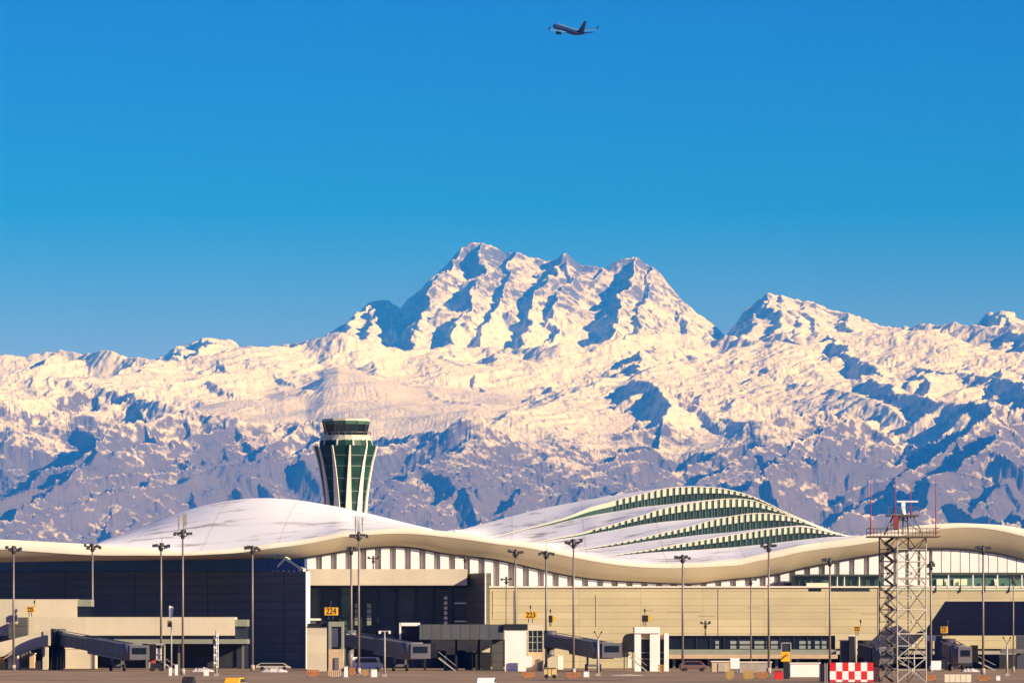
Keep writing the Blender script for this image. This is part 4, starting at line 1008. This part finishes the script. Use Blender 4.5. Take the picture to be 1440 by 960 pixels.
_, c3 = bridge(P(774, 899.5, 936), P(846, 913, 895), 'grey boarding bridge before the cream wall, the middle one behind the thick mast', rot_r=1.1)
# white portal with its hooded cab
pt = thing('white_portal', (X(915, 900), 900, 0), 'white portal frame of three pillars under a lintel, left of the window band', 'portal')
for a, b in ((892.5, 901.5), (914, 928), (934, 940.5)): MB().pbox(a, b, 890 if a > 930 else 884, 943.3, 900, 1.6).build('pillar', PALE, pt)
MB().pbox(892.5, 928, 881, 889.8, 899.8, 2.0).build('lintel', PALE, pt)
for a, b in ((901.6, 913.9), (928.1, 933.9)):
    MB().pbox(a, b, 898, 943.2, 900.9, .4).build('opening', BLACK, pt)
    for q_ in (916, 925): MB().pbox(a, b, q_, q_ + 1.6, 900.6, .25).build('crossbar', GREY, pt)
    MB().pbox(a, b, 890, 897.8, 900.7, .4).build('head_panel', TAN, pt)
hd = thing('boarding_cab', (X(886, 905), 905, 0), 'black hooded docking cab on legs, left of the white portal', 'docking cab')
m_ = MB(); pts = [P(876, 913, 905)] + [P(884 - 8 * math.cos(t_), 900 - 9.5 * math.sin(t_), 905) for t_ in np.linspace(0, math.pi / 2, 7)] + [P(890, 889.5, 905), P(892, 890, 905), P(892, 913, 905)]
m_.extrude(pts, (0, 3.5, 0)).build('hood', BLACK, hd)
MB().pbox(875, 892.4, 913.1, 916.2, 904.6, 4.2).build('floor', mat('cab_grey', (0, 0, 0)), hd)
for p_ in (877, 889): MB().pbox(p_, p_ + 1.8, 916.3, 943, 905.5, .5).build('leg', GREY, hd)
MB().tube(P(891, 889, 905), P(891, 881, 905), .08, n=5).build('aerial', FRAME, hd)
solid_block(881.5, 888, 920, 938, 906.5, .8, PALE, 'locker', 'pale locker under the black hooded docking cab', 'locker')
solid_block(770, 783, 921, 940.5, 928, 3, CREAM2, 'equipment_shed', 'cream shed under the middle boarding bridge', 'shed')
solid_block(785, 792, 921, 940.5, 929, 3, PALE, 'equipment_shed', 'narrow white shed under the middle boarding bridge', 'shed')
# right: two smaller bridges seen nearly end-on
solid_block(1182.5, 1195, 900.5, 940, 912, 3, mat('slate_and_shadow', (0, 0, 0)), 'lift_shaft', 'dark slate block left of the white pole with the small yellow sign', 'shaft block')
solid_block(1194, 1202, 894, 941, 911, 2, BLACK, 'lift_shaft', 'narrow black block touching the dark slate block', 'shaft block')
_, c4 = bridge(P(1216, 914, 935), P(1236, 921, 912), 'dark boarding bridge seen nearly end-on left of the lattice mast', hgt=2.5, wid=2.6, mt=BLACK, rot_r=1.2, cab_w=2.2)
_, c5 = bridge(P(1334, 912, 935), P(1347, 919, 908), 'dark boarding bridge seen nearly end-on under the shadow slab', hgt=2.6, wid=2.6, mt=mat('plum_metal', (.06, .035, .05), .6), rot_r=1.2, cab_w=2.2)

# ------------------------------------------------------------------ slim white poles with instruments
def slim(px_, top, base, label, kind, r=.10):
    Y = gy(base); x = X(px_, Y); zt = Z(top, Y); k = Y / F
    t = thing('instrument_pole', (x, Y, 0), label, 'instrument pole', 'slim pale poles on the apron edge')
    MB().tube((x, Y, 0), (x, Y, zt), r * 1.4, r, n=8).build('pole', STEEL, t)
    MB().box(x - .35, x + .35, Y - .35, Y + .35, 0, .4).build('base', CONC, t)
    if kind == 'lamp':
        MB().extrude([(x - .35, Y - .1, zt), (x + .1, Y - .1, zt - .2), (x + .35, Y - .1, zt + 1.8), (x - .35, Y - .1, zt + 2.0)], (0, .2, 0)).build('lamp_head', WHITE, t)
        MB().box(x - .6, x - .05, Y - .3, Y - .1, Z(881, Y), Z(872, Y)).build('control_box', mat('olive_paint', (.16, .13, .02), .6), t)
    if kind == 'mast':
        m_ = MB()
        for j in range(9): m_.beam((x - .35 * (j % 2), Y - .1, zt * (.2 + j * .085)), (x + .35 * ((j + 1) % 2), Y - .1, zt * (.2 + j * .085)), .25, .22)
        m_.tube((x - .28, Y, 1.5), (x - .28, Y, zt - .8), .06, n=5).tube((x + .28, Y, 1.5), (x + .28, Y, zt - .3), .06, n=5); m_.build('rung', WHITE, t)
        MB().box(x - .5, x - .1, Y - .3, Y, zt - 1.9, zt - 1.2).build('camera_box', FRAME, t)
    if kind == 'tee':
        MB().beam((x - .8, Y, zt), (x + .8, Y, zt), .14, .16).build('crossarm', STEEL, t)
        for s_ in (-.7, .7): MB().box(x + s_ - .15, x + s_ + .15, Y - .3, Y + .1, zt - .35, zt + .05).build('sensor', WHITE, t)
    if kind == 'vee':
        MB().tube((x, Y, zt), (x - .5, Y, zt + .9), .05, n=5).tube((x, Y, zt), (x + .5, Y, zt + .9), .05, n=5).build('fork', FRAME, t)
        m_ = MB()
        for s_ in (-.5, .5): m_.tube((x + s_, Y, zt + .8), (x + s_, Y, zt + 1.05), .12, n=8)
        m_.build('sensor', FRAME, t)
slim(241, 869, 946, 'pale lamp pole with a tilted white head and olive box, left', 'lamp')
slim(304, 886, 950, 'mottled white instrument mast standing before the dark undercroft at left', 'mast', .12)
slim(541, 887, 951, 'white tee-headed pole before the glazed recess', 'tee')
slim(841, 897, 950, 'white pole with a forked head before the middle boarding bridge', 'vee', .16)
slim(1203.5, 894, 941, 'plain white pole just left of the red and white chequered cabin roof', 'plain', .15)
slim(1416, 905, 950, 'white pole with a forked head near the right edge', 'vee', .13)
slim(1285.5, 919, 948, 'white pole seen through the foot of the lattice mast', 'plain', .1)

# ------------------------------------------------------------------ chequered cabin and yellow warning panel
YK_ = 688.0
ck = thing('chequered_cabin', (X(1197, YK_), YK_, 0), 'red and white chequered equipment cabin at the bottom right, left of the lattice mast', 'equipment cabin')
cw, ch = (1228.2 - 1167.0) / 7, 12.0
zz1 = Z(931, YK_); hh = ch * YK_ / F
MB().box(X(1167, YK_) + .02, X(1228.2, YK_) - .02, YK_ + .03, YK_ + 2.4, 0.1, zz1 - .02).build('body', GREY, ck)
for par, mm_ in ((0, RED), (1, WHITE)):
    m_ = MB()
    for r_ in range(int(zz1 / hh) + 1):
        for c_i in range(7):
            if (r_ + c_i) % 2 == par:
                zb_ = max(zz1 - (r_ + 1) * hh, .1)
                m_.box(X(1167 + c_i * cw, YK_), X(1167 + (c_i + 1) * cw, YK_), YK_, YK_ + .03, zb_, zz1 - r_ * hh)
    m_.build('red_squares' if par == 0 else 'white_squares', mm_, ck)
MB().box(X(1153.5, YK_), X(1166.6, YK_), YK_ + .2, YK_ + 2.2, 0.1, Z(933.5, YK_)).build('side_cabinet', mat('plum_cabinet', (.06, .045, .07), .6), ck)
MB().box(X(1228.6, YK_), X(1236, YK_), YK_ + .2, YK_ + 2.2, 0.1, Z(937, YK_)).build('end_cabinet', mat('maroon_cabinet', (.06, .02, .025), .6), ck)
m_ = MB()
for p_ in (1160, 1163): m_.tube((X(p_, YK_), YK_, 0), (X(p_, YK_), YK_, Z(931.5, YK_)), .05, n=5)
m_.build('conduit', STEEL, ck)
ys = 745.0
wp = thing('warning_panel', (X(1105, ys), ys, 0), 'yellow panel under a small framed screen on a dark post, right of the red box', 'warning panel')
MB().pbox(1098.5, 1111, 915.8, 929.5, ys, .4).build('panel', YELLOW, wp)
MB().pbox(1102, 1110, 929.6, 960, ys + .1, .4).build('post', mat('dark_frame', (0, 0, 0)), wp)
MB().pbox(1099.5, 1112, 903.5, 915.7, ys + .1, .25).build('screen', DGLASS2, wp)
m_ = MB(); m_.pbox(1099, 1112.5, 902.8, 904, ys, .4).pbox(1111.6, 1112.8, 904, 930, ys, .4).pbox(1098.6, 1099.6, 904, 915.7, ys, .4); m_.build('screen_frame', STEEL, wp)
m_ = MB(); m_.beam(P(1101.5, 925, ys - .1), P(1106, 920, ys - .1), .12, .12).beam(P(1106, 920, ys - .1), P(1108.5, 920.5, ys - .1), .12, .12); m_.build('arrow_mark', mat('amber_paint', (.35, .16, .01), .5), wp)
rbx = thing('red_box', (X(1095, 740), 740, 0), 'bright red box beside the yellow warning panel', 'hydrant box')
MB().pbox(1089, 1101, 943.5, 957.5, 740, 1).build('cabinet', RED, rbx); MB().pbox(1091, 1099.5, 943, 943.5, 739.9, 1.2).build('lid', REDW, rbx)
solid_block(1111.5, 1153, 932.5, 951.8, 780, 4, PALE, 'site_hut', 'long low white hut between the yellow panel and the chequered cabin', 'hut')
hut = solid_block(1001, 1026, 930, 944.2, 885, 4, TAN, 'site_hut', 'tan hut with a grey door below the window band', 'hut')
MB().pbox(1010, 1019.5, 931.5, 943.5, 884.9, .1).build('door', mat('grey_ledge', (0, 0, 0)), hut)
sgn = thing('white_sign_board', (X(1033, 860), 860, 0), 'square white board right of the tan hut', 'sign board')
MB().pbox(1027, 1040, 924.5, 939.5, 860, .3).build('board', WHITE, sgn); MB().pbox(1029, 1030, 939.6, 945.7, 860.05, .15).pbox(1037, 1038, 939.6, 945.7, 860.05, .15).build('post', STEEL, sgn)
sg2 = thing('white_sign_board', (X(1316, 860), 860, 0), 'square white board on a thin post right of the lattice mast', 'sign board')
MB().pbox(1309.5, 1323.5, 928.5, 941.5, 860, .3).build('board', WHITE, sg2); MB().pbox(1309.8, 1310.6, 941.6, 945.7, 860.05, .15).build('post', STEEL, sg2)
solid_block(1040, 1085, 931, 945.4, 870, 4, CONC, 'site_hut', 'long low concrete hut left of the red box', 'hut')

# ------------------------------------------------------------------ apron furniture
def cabinet(a, b, c, d, label, m=WHITE):
    Y = gy(d); t = thing('apron_cabinet', (X((a + b) / 2, Y), Y, 0), label, 'cabinet', 'white cabinets on the apron')
    x0, x1, z1 = X(a, Y), X(b, Y), Z(c, Y)
    MB().box(x0, x1, Y, Y + .7, .12, z1).build('body', m, t); MB().box(x0 - .06, x1 + .06, Y - .06, Y + .76, z1, z1 + .08).build('lid', STEEL, t); MB().box(x0 - .1, x1 + .1, Y - .1, Y + .8, 0, .12).build('plinth', CONC, t)
cabinet(286.5, 293, 940, 950.3, 'white cabinet just left of the mottled white mast')
cabinet(484, 489, 936.5, 952, 'narrow white cabinet left of the antenna mast foot')
cabinet(522, 530, 940.5, 952, 'white cabinet left of the tee-headed pole')
cabinet(821, 828.5, 943.5, 952, 'white cabinet left of the thick fork-headed pole')
cabinet(1401, 1406.5, 949.5, 957, 'white cabinet left of the pole near the right edge')
cabinet(246, 249.5, 934, 949.5, 'slim cream cabinet beside the foot of the left antenna mast', PALE)
cabinet(237.5, 241, 938, 950, 'cream cabinet at the foot of the olive-box lamp pole', PALE)
def barrier(a, b, c, d, label, m=YELLOW, n=6):
    Y = gy(d); t = thing('barrier', (X((a + b) / 2, Y), Y, 0), label, 'barrier', 'barriers on the apron')
    x0, x1, z1 = X(a, Y), X(b, Y), Z(c, Y)
    MB().box(x0, x1, Y, Y + .08, z1 - .14, z1).box(x0, x1, Y, Y + .08, z1 * .45, z1 * .45 + .14).build('rail', m, t)
    mb_ = MB()
    for i in range(n):
        x = x0 + (x1 - x0) * (i + .5) / n; mb_.box(x - .09, x + .09, Y - .06, Y, .02, z1 - .02)
    mb_.build('slat', m, t)
    mb_ = MB()
    for x in (x0 + .1, x1 - .1): mb_.box(x - .12, x + .12, Y - .35, Y + .4, 0, .09)
    mb_.build('foot', BLACK, t)
yel = mat('ochre_plastic', (.42, .27, .08), .6, var=.2, scale=2)
barrier(308, 327, 930, 938.8, 'ochre barrier right of the mottled white mast', yel, 9)
barrier(330, 350, 930.5, 939.2, 'ochre barrier left of the mast before the dark pier', TAN, 7)
barrier(431, 449, 941, 950.5, 'orange barrier before the tall cream block', ORANGE, 8)
barrier(461, 480, 942, 951, 'tan barrier before the left glazed stair box', TAN, 7)
barrier(491, 500, 938, 949, 'orange barrier left of the recess antenna mast foot', ORANGE, 4)
barrier(509, 518, 941, 950, 'ochre barrier right of the recess antenna mast foot', yel, 4)
barrier(734, 752, 944.5, 952.5, 'orange barrier before the tall white block', ORANGE, 8)
barrier(796, 816, 944.5, 953, 'orange barrier around the thick mast foot', ORANGE, 7)
barrier(1021, 1032, 943, 955, 'ochre barrier below the square white board, left part', yel, 5)
barrier(1045, 1060, 941.5, 954.5, 'yellow barrier below the concrete hut', yel, 7)
barrier(1064, 1080, 944, 953, 'orange barrier left of the mast with the red box', ORANGE, 6)
barrier(1302, 1316, 948, 957, 'orange barrier right of the lattice mast foot', ORANGE, 5)
barrier(1374, 1392, 949.5, 957, 'orange barrier at the foot of the mast before the shadow slab', ORANGE, 6)
barrier(925, 934, 934, 945.6, 'tall ochre barrier beside the white portal', yel, 3)
def blocks(a, b, c, d, label, n, m):
    Y = gy(d); w_ = (b - a) / n
    for i in range(n):
        o = MB().pbox(a + i * w_ + .25, a + (i + 1) * w_ - .25, c, d, Y, .9)
        o = o.build('concrete_block', m); tag(o, label[i], 'concrete block', 'row of pale blocks at the bottom right')
blocks(1328, 1366, 947.5, 958.5, ['pale block %s' % s for s in ('at the left end of the bottom right row', 'second from the left in the bottom right row', 'in the middle of the bottom right row', 'second from the right in the bottom right row', 'at the right end of the bottom right row')], 5, mat('pale_concrete', (.66, .60, .46), .8))
tk = thing('water_tank', (X(774, 765), 765, 0), 'pale yellow tank cart at the foot of the middle boarding bridge', 'tank cart')
Y = gy(953.5); x0, x1 = X(765, Y), X(783, Y)
MB().box(x0, x1, Y, Y + 1.3, .35, Z(939.5, Y)).build('tank', mat('pale_yellow_paint', (.62, .48, .22), .5, var=.2, scale=2), tk)
MB().box(x0 + .1, x1 - .1, Y - .1, Y + 1.4, Z(939.5, Y), Z(938, Y)).build('lid', mat('olive_paint', (0, 0, 0)), tk)
for x in (x0 + .35, x1 - .35): MB().tube((x, Y - .1, .3), (x, Y + .15, .3), .3, n=14).build('wheel', BLACK, tk)
for f_ in (.3, .6): MB().box(x0 + (x1 - x0) * f_, x0 + (x1 - x0) * f_ + .06, Y - .04, Y, .4, Z(940, Y)).build('strap', ORANGE, tk)

# ------------------------------------------------------------------ vehicles
def van(px_, Y, length, width, height, m, label, cat, heading=0.0, name='service_van', cabh=None, group=None):
    t = thing(name, (X(px_, Y), Y, 0), label, cat, group); t.rotation_euler = (0, 0, heading)
    L, W, H = length / 2, width / 2, height
    def bld(mb_, nm, mt_, par=t):
        me_ = bpy.data.meshes.new(nm); me_.from_pydata(mb_.v, [], mb_.f); bm = bmesh.new(); bm.from_mesh(me_); bmesh.ops.recalc_face_normals(bm, faces=bm.faces)
        if nm == 'body': bmesh.ops.bevel(bm, geom=[e for e in bm.edges], offset=.09, segments=2, affect='EDGES')
        bm.to_mesh(me_); bm.free(); me_.materials.append(mt_); o = bpy.data.objects.new(nm, me_); col.objects.link(o); o.parent = par; return o
    prof_ = [(-L, .35), (L, .35), (L, H * .52), (L - .45, H * .60), (L - 1.15 if height < 1.9 else L - .7, H), (-L + (.9 if height < 1.9 else .1), H), (-L, H * .62)]
    b_ = MB().extrude([(x, -W, z) for x, z in prof_], (0, 2 * W, 0)); body = bld(b_, 'body', m)
    g_ = MB()
    for s_ in (-1, 1): g_.extrude([(L - .75, s_ * (W + .012), H * .62), (L - 1.3, s_ * (W + .012), H * .93), (-L + .9, s_ * (W + .012), H * .93), (-L + .5, s_ * (W + .012), H * .62)], (0, s_ * .01, 0))
    g_.extrude([(L - .43, -W * .85, H * .625), (L - .43, W * .85, H * .625), ((L - 1.08 if height < 1.9 else L - .66), W * .8, H * .95), ((L - 1.08 if height < 1.9 else L - .66), -W * .8, H * .95)], (.02, 0, .01))
    bld(g_, 'window', DGLASS, body)
    for sx_ in (-1, 1):
        for sy_ in (-1, 1):
            w_ = MB().tube((sx_ * L * .62, sy_ * (W - .2), .34), (sx_ * L * .62, sy_ * (W + .02), .34), .34, n=16); bld(w_, 'wheel', BLACK)
    for s_ in (-1, 1): bld(MB().box(L - .02, L + .03, s_ * W * .72 - .15, s_ * W * .72 + .15, H * .38, H * .47), 'headlight', PALE)
    return t
van(516, 908, 5.2, 2.0, 2.3, PALE, 'cream van parked under the bridge before the glazed recess', 'van', .12)
van(330.5, 592, 4.4, 1.72, 1.36, YELLOW, 'yellow car of which only the roof shows at the bottom left', 'car', R(82), 'parked_car', group='cars at the bottom edge')
van(684, 592, 4.5, 1.9, 1.36, WHITE, 'white car of which only the roof shows at the bottom centre', 'car', R(86), 'parked_car', group='cars at the bottom edge')
van(266, 600, 4.3, 1.2, 1.42, BLACK, 'dark car of which only the roof shows at the bottom left', 'car', R(88), 'parked_car', group='cars at the bottom edge')
van(975, 905, 4.6, 1.9, 1.7, mat('brown_paint', (.14, .075, .06), .4), 'brown car before the dark undercroft below the window band', 'car', .1, 'parked_car')
van(384, 925, 6.0, 2.1, 1.25, mat('grey_ledge', (0, 0, 0)), 'low pale tug parked at the foot of the dark pier', 'tug', .05, 'baggage_tug')
# high-lift truck in a white frame beside the left cab
lt2 = thing('lift_truck', (X(221, 903), 903, 0), 'red and white lift truck in a tall frame under the left bridge cab', 'lift truck')
k9 = 903
m_ = MB().pbox(209, 211, 905, 939, k9, .3).pbox(230.5, 232.5, 905, 940, k9, .3).pbox(209, 232.5, 904, 906.5, k9, .3).pbox(209, 211, 905, 939, k9 + 2.4, .3).pbox(230.5, 232.5, 905, 940, k9 + 2.4, .3)
m_.build('frame', STEEL, lt2)
MB().pbox(219.5, 226, 911, 929, k9 + .6, 1.6).build('box_body', PALE, lt2); MB().pbox(211.5, 219, 910, 932, k9 + .5, 1.7).build('cab', mat('brick_red_paint', (.34, .06, .04), .5), lt2)
MB().pbox(212.2, 218.2, 912, 917.5, k9 + .45, .04).build('cab_window', DGLASS, lt2)
MB().pbox(210, 231, 932, 937, k9 + .3, 2.0).build('chassis', BLACK, lt2)
for p_ in (214, 227): MB().tube(P(p_, 939.2, k9 + .1), P(p_, 939.2, k9 + .5), .5, n=14).build('wheel', BLACK, lt2)

# ------------------------------------------------------------------ snow heaps and gravel lines
def heap(a, b, top, Y, label, m):
    rg_ = random.Random(int(a)); mb_ = MB(); n_ = 22; rows_ = []
    for j in range(5):
        rows_.append([(X(a + (b - a) * i / n_, Y), Y + j * .8, max((Z(top, Y)) * math.sin(math.pi * i / n_) ** .5 * math.sin(math.pi * j / 4) * rg_.uniform(.6, 1.1), 0) + .01) for i in range(n_ + 1)])
    for p_, q_ in zip(rows_, rows_[1:]): strip(p_, q_, mb_)
    return tag(weld(mb_.build('snow_heap' if m is SNOWM else 'gravel_heap', m)), label, 'heap')
SNOWM = mat('dirty_snow', (.62, .56, .52), .8, var=.2, scale=1)
heap(366, 404, 938.2, 880, 'low heap of dirty snow before the dark pier', SNOWM)
heap(268, 300, 937.6, 890, 'heap of dirty snow behind the mottled white mast', SNOWM)
heap(860, 905, 947.4, 800, 'low pale gravel heap below the white portal', mat('pale_gravel', (.52, .42, .32), .95, var=.3, scale=2))
heap(1352, 1378, 938.5, 890, 'low snow heap under the shadow slab', SNOWM)

# ------------------------------------------------------------------ climbing airliner
YA = 3300.0
ap = thing('airliner', P(800, 43, YA), 'dark blue airliner with sunlight painted on its upper flank climbing left, high in the sky', 'aeroplane')
ML = {}
def abuild(mb_, nm, m, par=None):
    me_ = bpy.data.meshes.new(nm); me_.from_pydata(mb_.v, [], mb_.f); bm = bmesh.new(); bm.from_mesh(me_); bmesh.ops.remove_doubles(bm, verts=bm.verts, dist=.001); bmesh.ops.recalc_face_normals(bm, faces=bm.faces); bm.to_mesh(me_); bm.free()
    me_.materials.append(m); o = bpy.data.objects.new(nm, me_); col.objects.link(o); o.parent = par or ap; return o
AB = mat('airliner_blue', (.010, .022, .075), .4, var=.1); AW = mat('airliner_lit_top', (.22, .34, .46), .4, var=.05); AG = mat('airliner_wing_blue', (.08, .20, .36), .4, var=.05)
def loft_x(secs, half=None, n=20):
    mb_ = MB(); rs = []
    for x, zc, r in secs:
        a0, a1 = (0, 2 * math.pi) if half is None else half
        rs.append([(x, r * 1.0 * math.cos(a0 + (a1 - a0) * i / n), zc + r * math.sin(a0 + (a1 - a0) * i / n)) for i in range(n + 1)])
    for a, b in zip(rs, rs[1:]): strip(a, b, mb_)
    return mb_
secs = [(-18.5, 1.1, .12), (-15, .8, .9), (-11, .4, 1.55), (-7, .1, 1.95), (0, 0, 2.0), (9, 0, 2.0), (13.5, -.05, 1.9), (16, -.2, 1.45), (17.6, -.45, .75), (18.2, -.55, .1)]
abuild(loft_x(secs), 'fuselage', AB)
abuild(loft_x([(x, z, r + .03) for x, z, r in secs[2:7]], (R(8), R(172))), 'upper_fuselage', AW)  # sunlight on the upper fuselage put into its paler colour
def wingm(pts, th): return MB().extrude(pts, (0, 0, th))
for s_ in (-1, 1):
    abuild(wingm([(4.5, s_ * 1.2, -1.0), (-2.2, s_ * 1.2, -1.0), (-5.3, s_ * 16.8, 1.2), (-3.6, s_ * 17, 1.2)], .35), 'wing', AG)
    abuild(wingm([(-13.2, s_ * .6, .9), (-16.4, s_ * .6, .9), (-18, s_ * 6.2, 1.5), (-16.6, s_ * 6.3, 1.5)], .2), 'tailplane', AB)
    abuild(MB().tube((3.6, s_ * 5.8, -2.0), (-.2, s_ * 5.8, -1.7), 1.15, .75, n=16), 'engine', AB)
    abuild(MB().extrude([(-3.7, s_ * 16.8, 1.3), (-5.2, s_ * 16.8, 1.3), (-6.1, s_ * 17.3, 3.4), (-5.3, s_ * 17.3, 3.4)], (0, .12, 0)), 'winglet', AB)
abuild(MB().extrude([(-10.8, -.15, 1.6), (-16.6, -.15, 1.3), (-19.0, -.15, 8.6), (-16.6, -.15, 8.6)], (0, .3, 0)), 'tail_fin', AB)
fw = Vector((-math.sin(R(32)) * math.cos(R(15)), math.cos(R(32)) * math.cos(R(15)), math.sin(R(15)))).normalized()
rt = fw.cross(Vector((0, 0, 1))).normalized(); upv = rt.cross(fw)
bank = Matrix.Rotation(R(-4), 3, 'X')
ap.rotation_euler = (Matrix((fw, -rt, upv)).transposed() @ bank).to_euler()
